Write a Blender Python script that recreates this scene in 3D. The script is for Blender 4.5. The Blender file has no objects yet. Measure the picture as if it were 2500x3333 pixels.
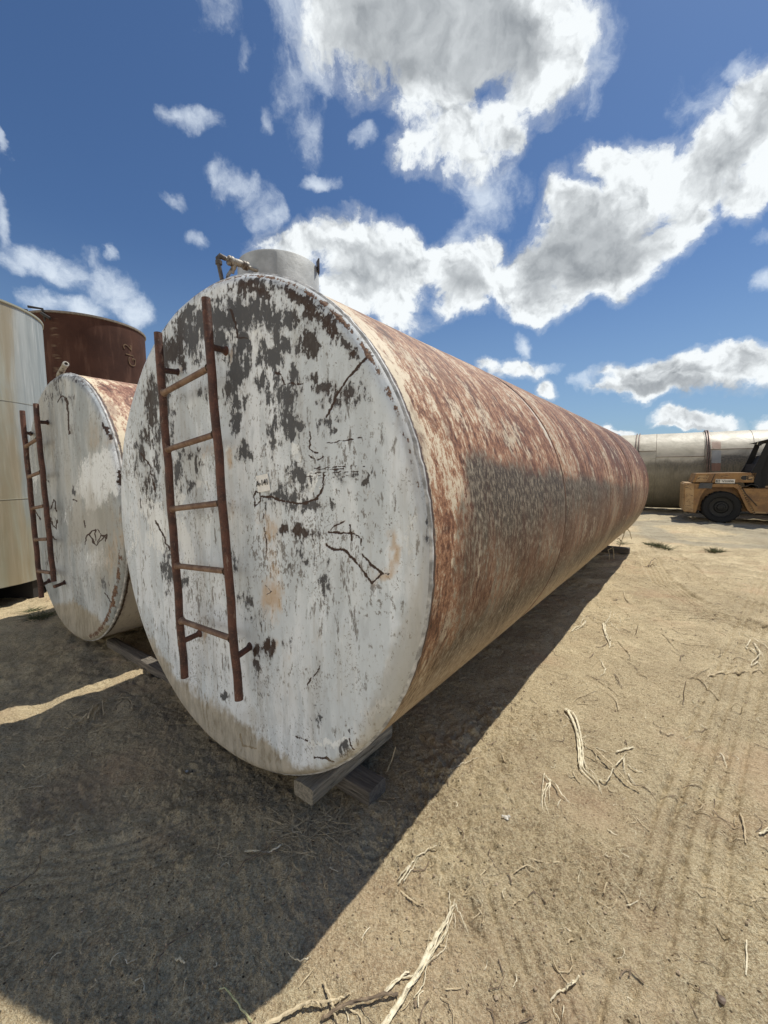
import bpy, math, random
import numpy as np
from mathutils import Vector, Matrix, noise as mnoise
random.seed(7)
R_ = math.radians
scene = bpy.context.scene
col = scene.collection

# ------------------------------------------------------------------ camera
cam = bpy.data.cameras.new('camera')
cam.sensor_fit = 'HORIZONTAL'; cam.sensor_width = 36.0
cam.lens = 1352.8 / 2500 * 36.0
cam.clip_start = 0.05; cam.clip_end = 6000
camo = bpy.data.objects.new('camera', cam); col.objects.link(camo)
CX = Vector((0.99999032, -0.00044058, -0.00437787)); CU = Vector((0.0044, 0.10013094, 0.99496454)); CF = Vector((0, 0.99497417, -0.10013191))
m = Matrix.Identity(4)
for i in range(3):
    m[i][0] = CX[i]; m[i][1] = CU[i]; m[i][2] = -CF[i]
m[0][3] = 0; m[1][3] = 0; m[2][3] = 1.60
camo.matrix_world = m
scene.camera = camo

# ------------------------------------------------------------------ light
SUN_AZ, SUN_EL = 1.0547, 1.1123
sd = Vector((math.sin(SUN_AZ) * math.cos(SUN_EL), math.cos(SUN_AZ) * math.cos(SUN_EL), math.sin(SUN_EL)))
sun = bpy.data.lights.new('sun', 'SUN'); sun.energy = 5.0; sun.angle = R_(0.55); sun.color = (1.0, 0.955, 0.86)
suno = bpy.data.objects.new('sun', sun); col.objects.link(suno)
suno.rotation_euler = sd.to_track_quat('Z', 'Y').to_euler()
suno.location = sd * 30
scene.view_settings.view_transform = 'Standard'; scene.view_settings.look = 'None'
scene.view_settings.exposure = 0.0; scene.view_settings.gamma = 1.0; scene.view_settings.use_curve_mapping = False
SKY_STRENGTH = 0.12

# ------------------------------------------------------------------ node helper
class G:
    def __init__(s, nt): s.nt = nt
    def n(s, t, **k):
        nd = s.nt.nodes.new(t)
        for a, b in k.items(): setattr(nd, a, b)
        return nd
    def put(s, nd, i, v):
        if v is None: return
        sock = nd.inputs[i]
        if hasattr(v, 'is_output') or hasattr(v, 'links'): s.nt.links.new(v, sock)
        else:
            if sock.type == 'RGBA' and len(v) == 3: v = (*v, 1)
            sock.default_value = v
    def math(s, op, a, b=None, c=None, clamp=False):
        nd = s.n('ShaderNodeMath', operation=op, use_clamp=clamp)
        s.put(nd, 0, a); s.put(nd, 1, b); s.put(nd, 2, c); return nd.outputs[0]
    def vm(s, op, a, b=None, out=0):
        nd = s.n('ShaderNodeVectorMath', operation=op)
        s.put(nd, 0, a)
        if b is not None:
            if op == 'SCALE': s.put(nd, 3, b)
            else: s.put(nd, 1, b)
        return nd.outputs[out]
    def noise(s, vec, scale, detail=3, rough=.55, dist=0, out=0, lac=2.0):
        nd = s.n('ShaderNodeTexNoise'); s.put(nd, 'Vector', vec); s.put(nd, 'Scale', scale)
        s.put(nd, 'Detail', detail); s.put(nd, 'Roughness', rough); s.put(nd, 'Distortion', dist); s.put(nd, 'Lacunarity', lac)
        return nd.outputs[out]
    def voro(s, vec, scale, feature='F1', out=0):
        nd = s.n('ShaderNodeTexVoronoi', feature=feature); s.put(nd, 'Vector', vec); s.put(nd, 'Scale', scale)
        return nd.outputs[out]
    def map(s, vec, scale=(1, 1, 1), loc=(0, 0, 0), rot=(0, 0, 0)):
        nd = s.n('ShaderNodeMapping'); s.put(nd, 0, vec); nd.inputs[1].default_value = loc
        nd.inputs[2].default_value = rot; nd.inputs[3].default_value = scale; return nd.outputs[0]
    def ss(s, v, lo, hi):
        nd = s.n('ShaderNodeMapRange', interpolation_type='SMOOTHSTEP')
        s.put(nd, 0, v); s.put(nd, 1, lo); s.put(nd, 2, hi); return nd.outputs[0]
    def lin(s, v, lo, hi, a=0., b=1.):
        nd = s.n('ShaderNodeMapRange'); s.put(nd, 0, v); s.put(nd, 1, lo); s.put(nd, 2, hi); s.put(nd, 3, a); s.put(nd, 4, b); return nd.outputs[0]
    def mix(s, f, a, b, blend='MIX'):
        nd = s.n('ShaderNodeMix', data_type='RGBA', blend_type=blend)
        s.put(nd, 0, f); s.put(nd, 6, a); s.put(nd, 7, b); return nd.outputs[2]
    def attr(s, name):
        nd = s.n('ShaderNodeAttribute', attribute_name=name); return nd.outputs['Fac']
    def obj(s): return s.n('ShaderNodeTexCoord').outputs['Object']
    def uv(s): return s.n('ShaderNodeTexCoord').outputs['UV']
    def bump(s, h, dist=.01, strength=1.0, nrm=None):
        nd = s.n('ShaderNodeBump'); s.put(nd, 'Height', h); s.put(nd, 'Distance', dist); s.put(nd, 'Strength', strength)
        if nrm is not None: s.put(nd, 'Normal', nrm)
        return nd.outputs[0]

def mat(name, fn):
    m = bpy.data.materials.new(name); m.use_nodes = True
    g = G(m.node_tree); b = m.node_tree.nodes['Principled BSDF']
    r = fn(g)
    for k, v in r.items():
        g.put(b, k, v)
    return m

# ------------------------------------------------------------------ world: sky with clouds
def photo_ray(px, py):
    d = CX * (px - 1250) - CU * (py - 1666.5) + CF * 1352.8
    return d.normalized()
W = bpy.data.worlds.new('World'); scene.world = W; W.use_nodes = True
def build_world():
    nt = W.node_tree; nt.nodes.clear(); g = G(nt)
    out = g.n('ShaderNodeOutputWorld'); bg = g.n('ShaderNodeBackground')
    sky = g.n('ShaderNodeTexSky', sky_type='NISHITA', sun_disc=False)
    sky.sun_elevation = SUN_EL; sky.sun_rotation = SUN_AZ; sky.air_density = 1.0; sky.dust_density = 0.6; sky.ozone_density = 2.6; sky.altitude = 100
    d = g.n('ShaderNodeTexCoord').outputs['Generated']
    K = 1.507
    # cumulus: centre x,y, half-width, half-height, tilt (deg), gain  (angles on the sky, surveyed from the photo)
    cum = [(900,60,250,170,10,1),(1110,60,150,150,0,1),(960,210,110,120,-20,1),(1000,300,90,80,0,.8),(930,345,70,45,0,.6),(1100,290,55,90,15,.8),(1190,170,100,80,-20,.8),(1060,355,45,35,0,.5),
           (760,70,110,90,20,.85),(1240,70,60,60,0,.7),
           (1650,220,100,160,15,1.25),(1650,370,70,90,0,1.1),(1560,320,110,100,-30,1.1),(1480,390,120,80,-25,1),(1350,420,130,110,-20,1),(1240,470,110,95,-20,1),(1200,560,130,95,-10,1),(1330,560,110,75,-20,1),(1180,640,90,60,0,1),(1450,490,120,60,-30,.9),(1110,600,70,60,0,.9),(1310,340,60,45,0,.9),(1600,400,90,60,-45,.8),
           (780,545,120,75,0,1),(850,600,85,90,0,1),(890,520,50,45,0,.8),(670,545,110,50,0,.9),(740,640,70,50,0,.8),(1000,590,70,65,0,1),(940,560,60,50,0,.8),(985,650,60,35,0,.7),(870,690,60,30,0,.6),(1050,530,40,30,0,.6),
           (1480,815,190,40,0,1),(1560,795,90,35,0,1),(1400,845,130,28,0,1),(1630,820,80,35,0,.9),
           (1490,908,95,18,0,.9),(1450,918,60,10,0,.8),(1635,898,45,16,0,.9),(1540,933,60,8,0,.8),(1110,805,75,25,0,.7),(1180,850,30,18,0,.6),(1330,932,40,8,0,.6),(1060,790,30,18,0,.6)]
    wis = [(640,30,90,80,40,.75),(700,110,60,80,-30,.55),(460,30,60,60,20,.6),(510,110,25,45,0,.5),(410,270,60,35,0,.62),(580,245,26,45,-25,.6),(650,250,50,90,-20,.42),(545,400,26,40,25,.45),(600,470,30,36,20,.5),(480,380,45,20,10,.4),
           (712,398,50,22,-10,.6),(805,310,25,25,30,.5),(425,525,35,22,0,.5),(1060,410,80,70,0,.55),(1270,120,60,110,0,.55),(1290,180,30,60,0,.45),(1035,450,50,50,0,.45),
           (230,600,95,50,38,.85),(120,555,120,38,15,.8),(190,650,55,32,10,.75),(300,655,34,50,-10,.7),(90,635,55,28,0,.65),(15,545,60,40,0,.8),(0,430,25,110,0,.55),(0,300,15,30,0,.6),(240,530,16,14,0,.5),(200,540,30,30,0,.5),
           (1640,600,60,35,-20,.8),(1645,485,45,22,-15,.7),(1590,120,60,30,-30,.4),(1280,825,40,16,-20,.5),(370,440,25,20,0,.35),(1135,745,25,25,0,.45),(1200,800,40,14,0,.4),(700,100,60,120,10,.45),(520,395,70,30,20,.35),(580,450,30,55,-15,.35),(1010,500,60,50,0,.4),(1500,200,60,60,0,.3)]
    gry = [(920,70,250,160,10,1.75),(1060,120,130,110,0,1.5),(1000,190,70,55,0,.5),(1230,530,130,100,-15,1.3),(1190,600,90,55,0,.9),(1340,540,110,50,-20,.55),(1560,340,110,70,-35,.7),(1630,250,60,90,10,.45),(1400,480,110,50,-25,.5),
           (790,590,110,60,0,.8),(980,620,60,45,0,.7),(700,560,70,30,0,.4),(1460,850,210,16,0,.8),(1620,850,60,12,0,.6),(1490,920,100,7,0,.5)]
    w1 = g.noise(d, 3.0, 4, .6, out=1); w2 = g.noise(d, 13.0, 6, .62, out=1)
    w1 = g.vm('SCALE', g.vm('SUBTRACT', w1, (.5, .5, .5)), .16)
    w2 = g.vm('SCALE', g.vm('SUBTRACT', w2, (.5, .5, .5)), .06)
    dw = g.vm('ADD', d, g.vm('ADD', w1, w2))
    ds = g.vm('ADD', dw, tuple(v * .022 for v in sd))          # same field one step towards the sun
    def field(lst, vec):
        cur = None
        for (x, y, rx, ry, an, gain) in lst:
            x *= K; y *= K; rx *= K; ry *= K; an = R_(an)
            c = photo_ray(x, y)
            a = photo_ray(x + rx * math.cos(an), y + rx * math.sin(an)) - c
            b = photo_ray(x - ry * math.sin(an), y + ry * math.cos(an)) - c
            a = a - c * a.dot(c); b = b - c * b.dot(c)
            a = a / a.length_squared; b = b - a * (b.dot(a) / a.length_squared); b = b / b.length_squared
            p = g.math('SUBTRACT', g.vm('DOT_PRODUCT', vec, tuple(a), out=1), c.dot(a))
            q = g.math('SUBTRACT', g.vm('DOT_PRODUCT', vec, tuple(b), out=1), c.dot(b))
            r2 = g.math('ADD', g.math('MULTIPLY', p, p), g.math('MULTIPLY', q, q))
            f = g.math('MULTIPLY_ADD', r2, -gain, gain)
            cur = f if cur is None else g.math('SMOOTH_MAX', cur, f, .15)
        return g.math('MAXIMUM', cur, -1.0)
    nf = g.noise(dw, 15, 9, .66)
    nm = g.noise(d, 7.5, 8, .62)
    F = field(cum, dw)
    Fn = g.math('ADD', F, g.math('MULTIPLY_ADD', g.math('ADD', g.math('MULTIPLY', nf, .75), g.math('MULTIPLY', nm, .42)), 2.6, -1.50))
    dens = g.math('MAXIMUM', g.ss(Fn, -.06, .52), g.math('MULTIPLY', g.ss(Fn, -.45, .30), .26))
    Wf = field(wis, dw)
    Wn = g.math('ADD', Wf, g.math('MULTIPLY_ADD', g.math('ADD', g.math('MULTIPLY', nf, .7), g.math('MULTIPLY', nm, .4)), 2.9, -1.72))
    wd = g.math('MULTIPLY', g.ss(Wn, -.25, 1.05), .80)
    Gf = g.ss(g.math('ADD', field(gry, dw), g.math('MULTIPLY_ADD', nm, 2.6, -1.3)), -.45, 1.1)
    # relief: difference of the billows one step towards the sun
    e1 = g.noise(dw, 8.5, 4, .55); e2 = g.noise(ds, 8.5, 4, .55)
    e3 = g.noise(dw, 24, 4, .55); e4 = g.noise(ds, 24, 4, .55)
    rel = g.math('MULTIPLY', g.math('MULTIPLY', g.math('ADD', g.math('SUBTRACT', e1, e2), g.math('MULTIPLY', g.math('SUBTRACT', e3, e4), .45)), 3.0), g.math('SUBTRACT', 1.0, g.math('MULTIPLY', Gf, .72)))
    thick = g.ss(Fn, .35, 1.3)
    base = g.math('SUBTRACT', g.math('SUBTRACT', 1.0, g.math('MULTIPLY', Gf, .56)), g.math('MULTIPLY', thick, .10))
    lum = g.math('ADD', base, rel)
    lum = g.math('MINIMUM', g.math('MAXIMUM', lum, .12), 1.0)
    ccol = g.mix(lum, (1.2, 1.4, 1.65), (7.8, 8.15, 8.3))
    # sky colour, deepened like the phone picture
    skyc = g.mix(1.0, sky.outputs[0], (.47, .60, .74), 'MULTIPLY')
    z = g.n('ShaderNodeSeparateXYZ'); g.put(z, 0, d)
    hz = g.ss(z.outputs[2], .45, .0)
    skyc = g.mix(g.math('MULTIPLY', hz, .42), skyc, (2.9, 4.1, 5.3))
    c = g.mix(g.math('MULTIPLY', wd, g.math('SUBTRACT', 1.0, dens)), skyc, (7.2, 7.9, 8.6))
    c = g.mix(dens, c, ccol)
    # added bright cloud bank, unseen behind the camera, as fill for the tank end
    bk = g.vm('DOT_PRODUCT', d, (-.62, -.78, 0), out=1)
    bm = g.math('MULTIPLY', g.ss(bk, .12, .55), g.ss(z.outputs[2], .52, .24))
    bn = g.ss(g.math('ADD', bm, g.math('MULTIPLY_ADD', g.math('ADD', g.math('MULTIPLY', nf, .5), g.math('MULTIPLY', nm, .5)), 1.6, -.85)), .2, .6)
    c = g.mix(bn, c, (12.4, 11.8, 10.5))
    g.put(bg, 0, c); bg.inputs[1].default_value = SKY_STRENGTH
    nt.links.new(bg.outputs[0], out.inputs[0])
build_world()

# ------------------------------------------------------------------ numpy noise
_rs = np.random.RandomState(3); _P = _rs.permutation(512); _P = np.concatenate([_P, _P, _P])
_ga = _rs.rand(512) * 2 * np.pi; _gx, _gy = np.cos(_ga), np.sin(_ga)
def pn(x, y):
    xi = np.floor(x).astype(int); yi = np.floor(y).astype(int); xf = x - xi; yf = y - yi
    xi &= 511; yi &= 511
    u = xf * xf * xf * (xf * (xf * 6 - 15) + 10); v = yf * yf * yf * (yf * (yf * 6 - 15) + 10)
    def gr(ix, iy, fx, fy):
        h = _P[_P[ix & 511] + (iy & 511)]; return _gx[h] * fx + _gy[h] * fy
    a = gr(xi, yi, xf, yf); b = gr(xi + 1, yi, xf - 1, yf); c = gr(xi, yi + 1, xf, yf - 1); d = gr(xi + 1, yi + 1, xf - 1, yf - 1)
    return ((a + (b - a) * u) * (1 - v) + (c + (d - c) * u) * v) * 1.4
def fbm(x, y, o=4, g=.5):
    s = 0; a = 1
    for i in range(o):
        s = s + a * pn(x * 2 ** i + 17.3 * i, y * 2 ** i - 9.1 * i); a *= g
    return s
def sst(x, a, b):
    t = np.clip((x - a) / (b - a), 0, 1); return t * t * (3 - 2 * t)

# ------------------------------------------------------------------ object helpers
def tag(o, label=None, cat=None, group=None, kind=None):
    if label: o['label'] = label
    if cat: o['category'] = cat
    if group: o['group'] = group
    if kind: o['kind'] = kind
    return o
def empty(name, loc, rot=(0, 0, 0)):
    o = bpy.data.objects.new(name, None); col.objects.link(o); o.location = loc; o.rotation_euler = rot
    o.empty_display_size = .2; return o
def grid_mesh(name, P, material, parent=None, wrap_u=False, wrap_v=False, attrs=None, uv=None, smooth=True):
    """P: (n,m,3) array of points"""
    n, mm = P.shape[:2]
    idx = np.arange(n * mm).reshape(n, mm)
    iu = np.arange(n if wrap_u else n - 1); iv = np.arange(mm if wrap_v else mm - 1)
    A, B = np.meshgrid(iu, iv, indexing='ij'); A2 = (A + 1) % n; B2 = (B + 1) % mm
    Fq = np.stack([idx[A, B], idx[A2, B], idx[A2, B2], idx[A, B2]], -1).reshape(-1, 4)
    me = bpy.data.meshes.new(name)
    me.vertices.add(n * mm); me.vertices.foreach_set('co', P.reshape(-1).astype(np.float32))
    me.loops.add(Fq.size); me.loops.foreach_set('vertex_index', Fq.reshape(-1).astype(np.int32))
    me.polygons.add(len(Fq)); me.polygons.foreach_set('loop_start', (np.arange(len(Fq)) * 4).astype(np.int32))
    me.polygons.foreach_set('loop_total', np.full(len(Fq), 4, np.int32))
    me.polygons.foreach_set('use_smooth', np.full(len(Fq), smooth))
    me.update(calc_edges=True)
    for k, v in (attrs or {}).items():
        a = me.attributes.new(k, 'FLOAT', 'POINT'); a.data.foreach_set('value', np.asarray(v, np.float32).reshape(-1))
    if uv is not None:
        l = me.uv_layers.new(name='UVMap'); l.data.foreach_set('uv', uv.reshape(-1, 2)[Fq.reshape(-1)].astype(np.float32).reshape(-1))
    me.materials.append(material)
    o = bpy.data.objects.new(name, me); col.objects.link(o)
    if parent: o.parent = parent
    return o
class MB:
    def __init__(s): s.v = []; s.f = []
    def add(s, vs, fs):
        b = len(s.v); s.v += [tuple(v) for v in vs]; s.f += [tuple(b + i for i in f) for f in fs]
    def box(s, c, d, rz=0, M=None):
        c = Vector(c); hx, hy, hz = d[0] / 2, d[1] / 2, d[2] / 2
        R = M if M else Matrix.Rotation(rz, 3, 'Z')
        vs = [c + R @ Vector((x, y, z)) for x in (-hx, hx) for y in (-hy, hy) for z in (-hz, hz)]
        s.add(vs, [(0, 1, 3, 2), (4, 6, 7, 5), (0, 4, 5, 1), (2, 3, 7, 6), (0, 2, 6, 4), (1, 5, 7, 3)])
    def tube(s, pts, r, seg=12, cap=True, squash=None):
        pts = [Vector(p) for p in pts]; n = len(pts)
        rs = r if isinstance(r, (list, tuple)) else [r] * n
        T = [(pts[min(i + 1, n - 1)] - pts[max(i - 1, 0)]).normalized() for i in range(n)]
        up = Vector((0, 0, 1)) if abs(T[0].z) < .9 else Vector((1, 0, 0))
        vs = []
        for i in range(n):
            a = up.cross(T[i]);
            if a.length < 1e-5: a = Vector((1, 0, 0)).cross(T[i])
            a.normalize(); b = T[i].cross(a); up = b
            for k in range(seg):
                t = 2 * math.pi * k / seg
                q = squash or 1
                vs.append(pts[i] + (a * math.cos(t) + b * math.sin(t) * q) * rs[i])
        fs = [(i * seg + k, i * seg + (k + 1) % seg, (i + 1) * seg + (k + 1) % seg, (i + 1) * seg + k) for i in range(n - 1) for k in range(seg)]
        if cap: fs += [tuple(range(seg - 1, -1, -1)), tuple((n - 1) * seg + k for k in range(seg))]
        s.add(vs, fs)
    def prism(s, poly, y0, y1, axis='y'):
        """polygon in (x,z) extruded along y"""
        n = len(poly)
        vs = [(x, y0, z) for x, z in poly] + [(x, y1, z) for x, z in poly]
        s.add(vs, [tuple(range(n)), tuple(range(2 * n - 1, n - 1, -1))] + [(i, i + n, (i + 1) % n + n, (i + 1) % n) for i in range(n)])
    def lathe(s, prof, c, ax, seg=48, closed=False):
        """prof: (r, h) list along axis"""
        c = Vector(c); ax = Vector(ax).normalized()
        a = ax.orthogonal().normalized(); b = ax.cross(a)
        vs = [c + ax * h + (a * math.cos(2 * math.pi * k / seg) + b * math.sin(2 * math.pi * k / seg)) * r for r, h in prof for k in range(seg)]
        n = len(prof)
        fs = [(i * seg + k, i * seg + (k + 1) % seg, (i + 1) * seg + (k + 1) % seg, (i + 1) * seg + k) for i in range(n - 1) for k in range(seg)]
        s.add(vs, fs)
    def build(s, name, material, parent=None, smooth=True, bevel=0, auto=35):
        me = bpy.data.meshes.new(name); me.from_pydata(s.v, [], s.f); me.validate()
        import bmesh
        bm = bmesh.new(); bm.from_mesh(me); bmesh.ops.recalc_face_normals(bm, faces=bm.faces)
        if bevel:
            es = [e for e in bm.edges if len(e.link_faces) == 2 and e.calc_face_angle(0) > .6]
            bmesh.ops.bevel(bm, geom=es, offset=bevel, segments=2, affect='EDGES', clamp_overlap=True)
        if smooth:
            for fc in bm.faces: fc.smooth = True
            for e in bm.edges:
                if len(e.link_faces) == 2 and e.calc_face_angle(0) > R_(auto): e.smooth = False
        bm.to_mesh(me); bm.free(); me.materials.append(material)
        o = bpy.data.objects.new(name, me); col.objects.link(o)
        if parent: o.parent = parent
        return o

# survey of the photograph: ground plane (z=0) under a photo point
HG = np.array([[-0.0010470264847713023, 4.6069462631918924e-06, 1.301105630016519], [4.6130234426176993e-07, 0.00010484076530003011, -1.5846061514957407], [-2.864870335410953e-06, -0.0006511026925963316, 1.0]])
def gxy(px, py):
    q = HG @ np.array([px, py, 1.0]); return q[0] / q[2], q[1] / q[2]
# ------------------------------------------------------------------ ground heights
AZ, EL = .644, -.0057
TN = np.array([math.cos(AZ), -math.sin(AZ)]); TA = np.array([math.sin(AZ), math.cos(AZ)])
def seg_dist(x, y, pts):
    best = np.full(np.shape(x), 1e9); side = np.zeros(np.shape(x)); along = np.zeros(np.shape(x)); acc = 0
    for (x0, y0), (x1, y1) in zip(pts[:-1], pts[1:]):
        dx, dy = x1 - x0, y1 - y0; L = math.hypot(dx, dy)
        t = np.clip(((x - x0) * dx + (y - y0) * dy) / L / L, 0, 1)
        qx, qy = x - x0 - t * dx, y - y0 - t * dy; dd = np.hypot(qx, qy)
        m_ = dd < best; best = np.where(m_, dd, best); side = np.where(m_, np.sign(dx * qy - dy * qx) * dd, side); along = np.where(m_, acc + t * L, along); acc += L
    return best, side, along
def c6(x, y): return gxy(1700 + x * .4822, 1750 + y * .4822)
def cr4(x, y): return gxy(1900 + x * .3617, 1300 + y * .3617)
def cbl(x, y): return gxy(x * .7535, 2500 + y * .7535)
def cbr(x, y): return gxy(1250 + x * .7535, 2500 + y * .7535)
def cc7(x, y): return gxy(x * .422, 1800 + y * .422)
def cc8(x, y): return gxy(900 + x * .3014, 2200 + y * .3014)
TRACKS = [([c6(1900, -200), c6(1640, 350), c6(1500, 800), c6(1330, 1300), c6(1130, 1950), cbr(1180, 1106), cbr(1150, 1500)], .17, 'rib', .024),
          ([c6(820, 60), c6(950, 300), c6(1180, 450), c6(1480, 570), c6(1900, 700)], .15, 'rib', .034),
          ([c6(1000, 100), c6(1230, 290), c6(1400, 400), c6(1800, 520)], .12, 'rib', .032),
          ([c6(560, 560), c6(900, 520), c6(1300, 540), c6(1700, 640)], .2, 'rib', .024),
          ([cr4(450, 1120), cr4(800, 1100), cr4(1200, 1140), cr4(1700, 1240)], .28, 'chev', .035),
          ([cr4(600, 1160), cr4(700, 1260), cr4(1000, 1300), cr4(1700, 1330)], .2, 'chev', .025),
          ([cr4(900, 1080), cr4(1300, 1150), cr4(1659, 1185)], .3, 'chev', .035),
          ([cbl(0, 470), cbl(350, 440), cbl(600, 370), cbl(900, 250)], .12, 'rib', .014),
          ([cbr(560, 560), cbr(650, 800), cbr(760, 1106)], .12, 'rib', .010)]
def ground_h(x, y, micro=True):
    x = np.asarray(x, float); y = np.asarray(y, float)
    r = np.hypot(x, y)
    h = .016 * fbm(x * .8, y * .8, 3) + .009 * fbm(x * 3.1 + 5, y * 3.1, 3)
    far = 1 / (1 + (r / 14) ** 2)
    tr = np.zeros(np.shape(x)); tm = np.zeros(np.shape(x))
    for pts, w, kind, dp in TRACKS:
        b, s_, al = seg_dist(x, y, pts)
        msk = 1 - sst(b, w * .8, w * 1.15)
        fade = np.clip(.8 + .5 * fbm(x * 1.7, y * 1.7 + 40, 2), .25, 1.1)
        if kind == 'rib': prof = -1.0 * np.abs(np.cos(s_ / w * math.pi * 2.5)) ** 5 * (.8 + .9 * pn(al * 26, s_ * 4)) - .10
        else: prof = .6 * np.tanh(3 * np.sin((al + np.abs(s_) * .8) / .055 * .55)) - .25
        tr = tr + dp * fade * msk * prof + dp * .45 * np.exp(-((b - w * 1.2) / (w * .2)) ** 2) * fade
        tm = np.maximum(tm, msk * fade)
    h = h + tr
    if micro:
        rx = x * .83 + y * .55; ry = -x * .55 + y * .83
        cm = fbm(x * .9 + 30, y * .9, 2)                      # loose crumbly zones
        cl = fbm(x * 38, y * 38, 3, .6)
        mh = far * (.0058 * fbm(rx * 11, ry * 8, 5, .64) + .007 * np.maximum(cl - .2, 0) - .010 * np.maximum(-cl - .48, 0))
        mh = mh + far * sst(cm, .05, .55) * .017 * fbm(x * 12 + 9, y * 12, 5, .66)
        mh = mh + .030 * sst(r, 3.5, 8) * (1 - sst(r, 25, 60)) * fbm(x * 1.3 + y * .5, y * 3.4 - x * .6, 4, .62)
        h = h + mh * (1 - .65 * np.clip(tm, 0, 1))
    # scour by the front timbers and shallow crater
    cx, cy = -.1, 2.05; h = h - .018 * np.exp(-((x - cx) ** 2 + (y - cy) ** 2) / .09)
    cx, cy = gxy(615, 2503); q = np.hypot(x - cx, y - cy); h = h - .016 * np.exp(-(q / .022) ** 2) + .012 * np.exp(-((q - .042) / .014) ** 2)
    # ground left between the two tanks is rougher
    h = h + .02 * np.exp(-((x + 2.6) ** 2 + (y - 2.9) ** 2) / 1.2) * fbm(x * 4.5, y * 4.5 + 3, 3)
    return h
def gz(x, y): return float(ground_h(np.array([x]), np.array([y]))[0])

# ------------------------------------------------------------------ ground material
def ground_mat(g):
    o = g.obj()
    n1 = g.noise(o, .55, 4, .6); n2 = g.noise(o, 3.2, 6, .66, .4); n3 = g.noise(o, 24, 6, .68); n4 = g.noise(o, 105, 4, .72); n5 = g.noise(o, 260, 3, .7)
    c = g.mix(g.ss(n1, .32, .68), (0.516, 0.405, 0.246), (0.661, 0.532, 0.327))
    c = g.mix(g.ss(n2, .42, .62), c, (0.450, 0.344, 0.206))
    c = g.mix(g.math('MULTIPLY', g.ss(n2, .42, .34), .6), c, (0.780, 0.641, 0.405))
    c = g.mix(g.math('MULTIPLY', g.ss(n3, .48, .66), .55), c, (0.228, 0.169, 0.103))
    c = g.mix(g.math('MULTIPLY', g.ss(n4, .46, .62), .70), c, (0.780, 0.669, 0.444))
    c = g.mix(g.math('MULTIPLY', g.ss(n4, .45, .33), .62), c, (0.209, 0.153, 0.089))
    c = g.mix(g.math('MULTIPLY', g.ss(n5, .56, .66), .75), c, (0.167, 0.118, 0.069))
    c = g.mix(g.math('MULTIPLY', g.ss(n5, .44, .36), .45), c, (0.780, 0.780, 0.553))
    gr = g.voro(o, 42); rnd = g.voro(o, 42, out=1); sp = g.n('ShaderNodeSeparateXYZ'); g.put(sp, 0, rnd)
    pit = g.math('MULTIPLY', g.ss(gr, .20, .10), g.ss(sp.outputs[0], .62, .66)); c = g.mix(g.math('MULTIPLY', pit, .85), c, (0.076, 0.053, 0.032))  # pit shadows painted into the soil colour as dark specks
    red = g.ss(g.noise(g.map(o, (1, 1, 1), (7, 3, 0)), 1.3, 4, .6), .5, .72); c = g.mix(g.math('MULTIPLY', red, .40), c, (0.556, 0.372, 0.237))
    pk = g.attr('packed'); c = g.mix(g.math('MULTIPLY', pk, .72), c, g.mix(g.ss(n3, .4, .6), (.30, .27, .20), (.40, .36, .27)))
    damp_shade = g.attr('damp_shade'); c = g.mix(damp_shade, c, g.mix(1.0, c, (.62, .60, .60), 'MULTIPLY'))
    h = g.math('ADD', g.math('MULTIPLY', n4, .8), g.math('MULTIPLY', n3, 1.4))
    h = g.math('ADD', h, g.math('MULTIPLY', n5, .5)); h = g.math('SUBTRACT', h, g.math('MULTIPLY', pit, .5))
    return {'Base Color': c, 'Roughness': .95, 'Specular IOR Level': .12, 'Normal': g.bump(h, .016, 1.0)}
M_ground = mat('sandy_dirt', ground_mat)
def build_ground():
    rr = np.concatenate([[0.02, .2], np.exp(np.linspace(math.log(.45), math.log(22), 1150)), np.exp(np.linspace(math.log(22.4), math.log(4000), 110))])
    a1 = np.linspace(R_(-58), R_(58), 880); a2 = np.linspace(R_(58), R_(302), 170)[1:-1]
    aa = np.concatenate([a1, a2])
    RR, AA = np.meshgrid(rr, aa, indexing='ij')
    X = RR * np.sin(AA); Y = RR * np.cos(AA)
    Z = ground_h(X, Y)
    damp_shade = sst(fbm(X * .7 + 3, Y * .7 + 8, 3), .05, .5) * .32
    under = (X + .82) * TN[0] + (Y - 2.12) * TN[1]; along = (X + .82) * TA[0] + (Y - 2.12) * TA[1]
    damp_shade = np.clip(damp_shade + .5 * np.exp(-(under / 1.0) ** 2) * sst(along, -.8, .2) * (1 - sst(along, 8, 9)), 0, 1)  # soil under the near tank darkened in colour, painted shade over the damp patches
    packed = np.zeros_like(X)
    near = RR < 60
    for pts, w, kind, dp in TRACKS:
        if kind == 'chev':
            b, _, _ = seg_dist(X[near], Y[near], pts); packed[near] = np.maximum(packed[near], 1 - sst(b, w * .9, w * 2.2))
    packed = np.clip(packed + .8 * sst(RR, 9.5, 13) * sst(fbm(X * .25, Y * .6, 3), -.2, .25), 0, 1)
    o = grid_mesh('ground', np.stack([X, Y, Z], -1), M_ground, wrap_v=True, attrs={'damp_shade': damp_shade, 'packed': packed})
    tag(o, kind='structure')
build_ground()

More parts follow.
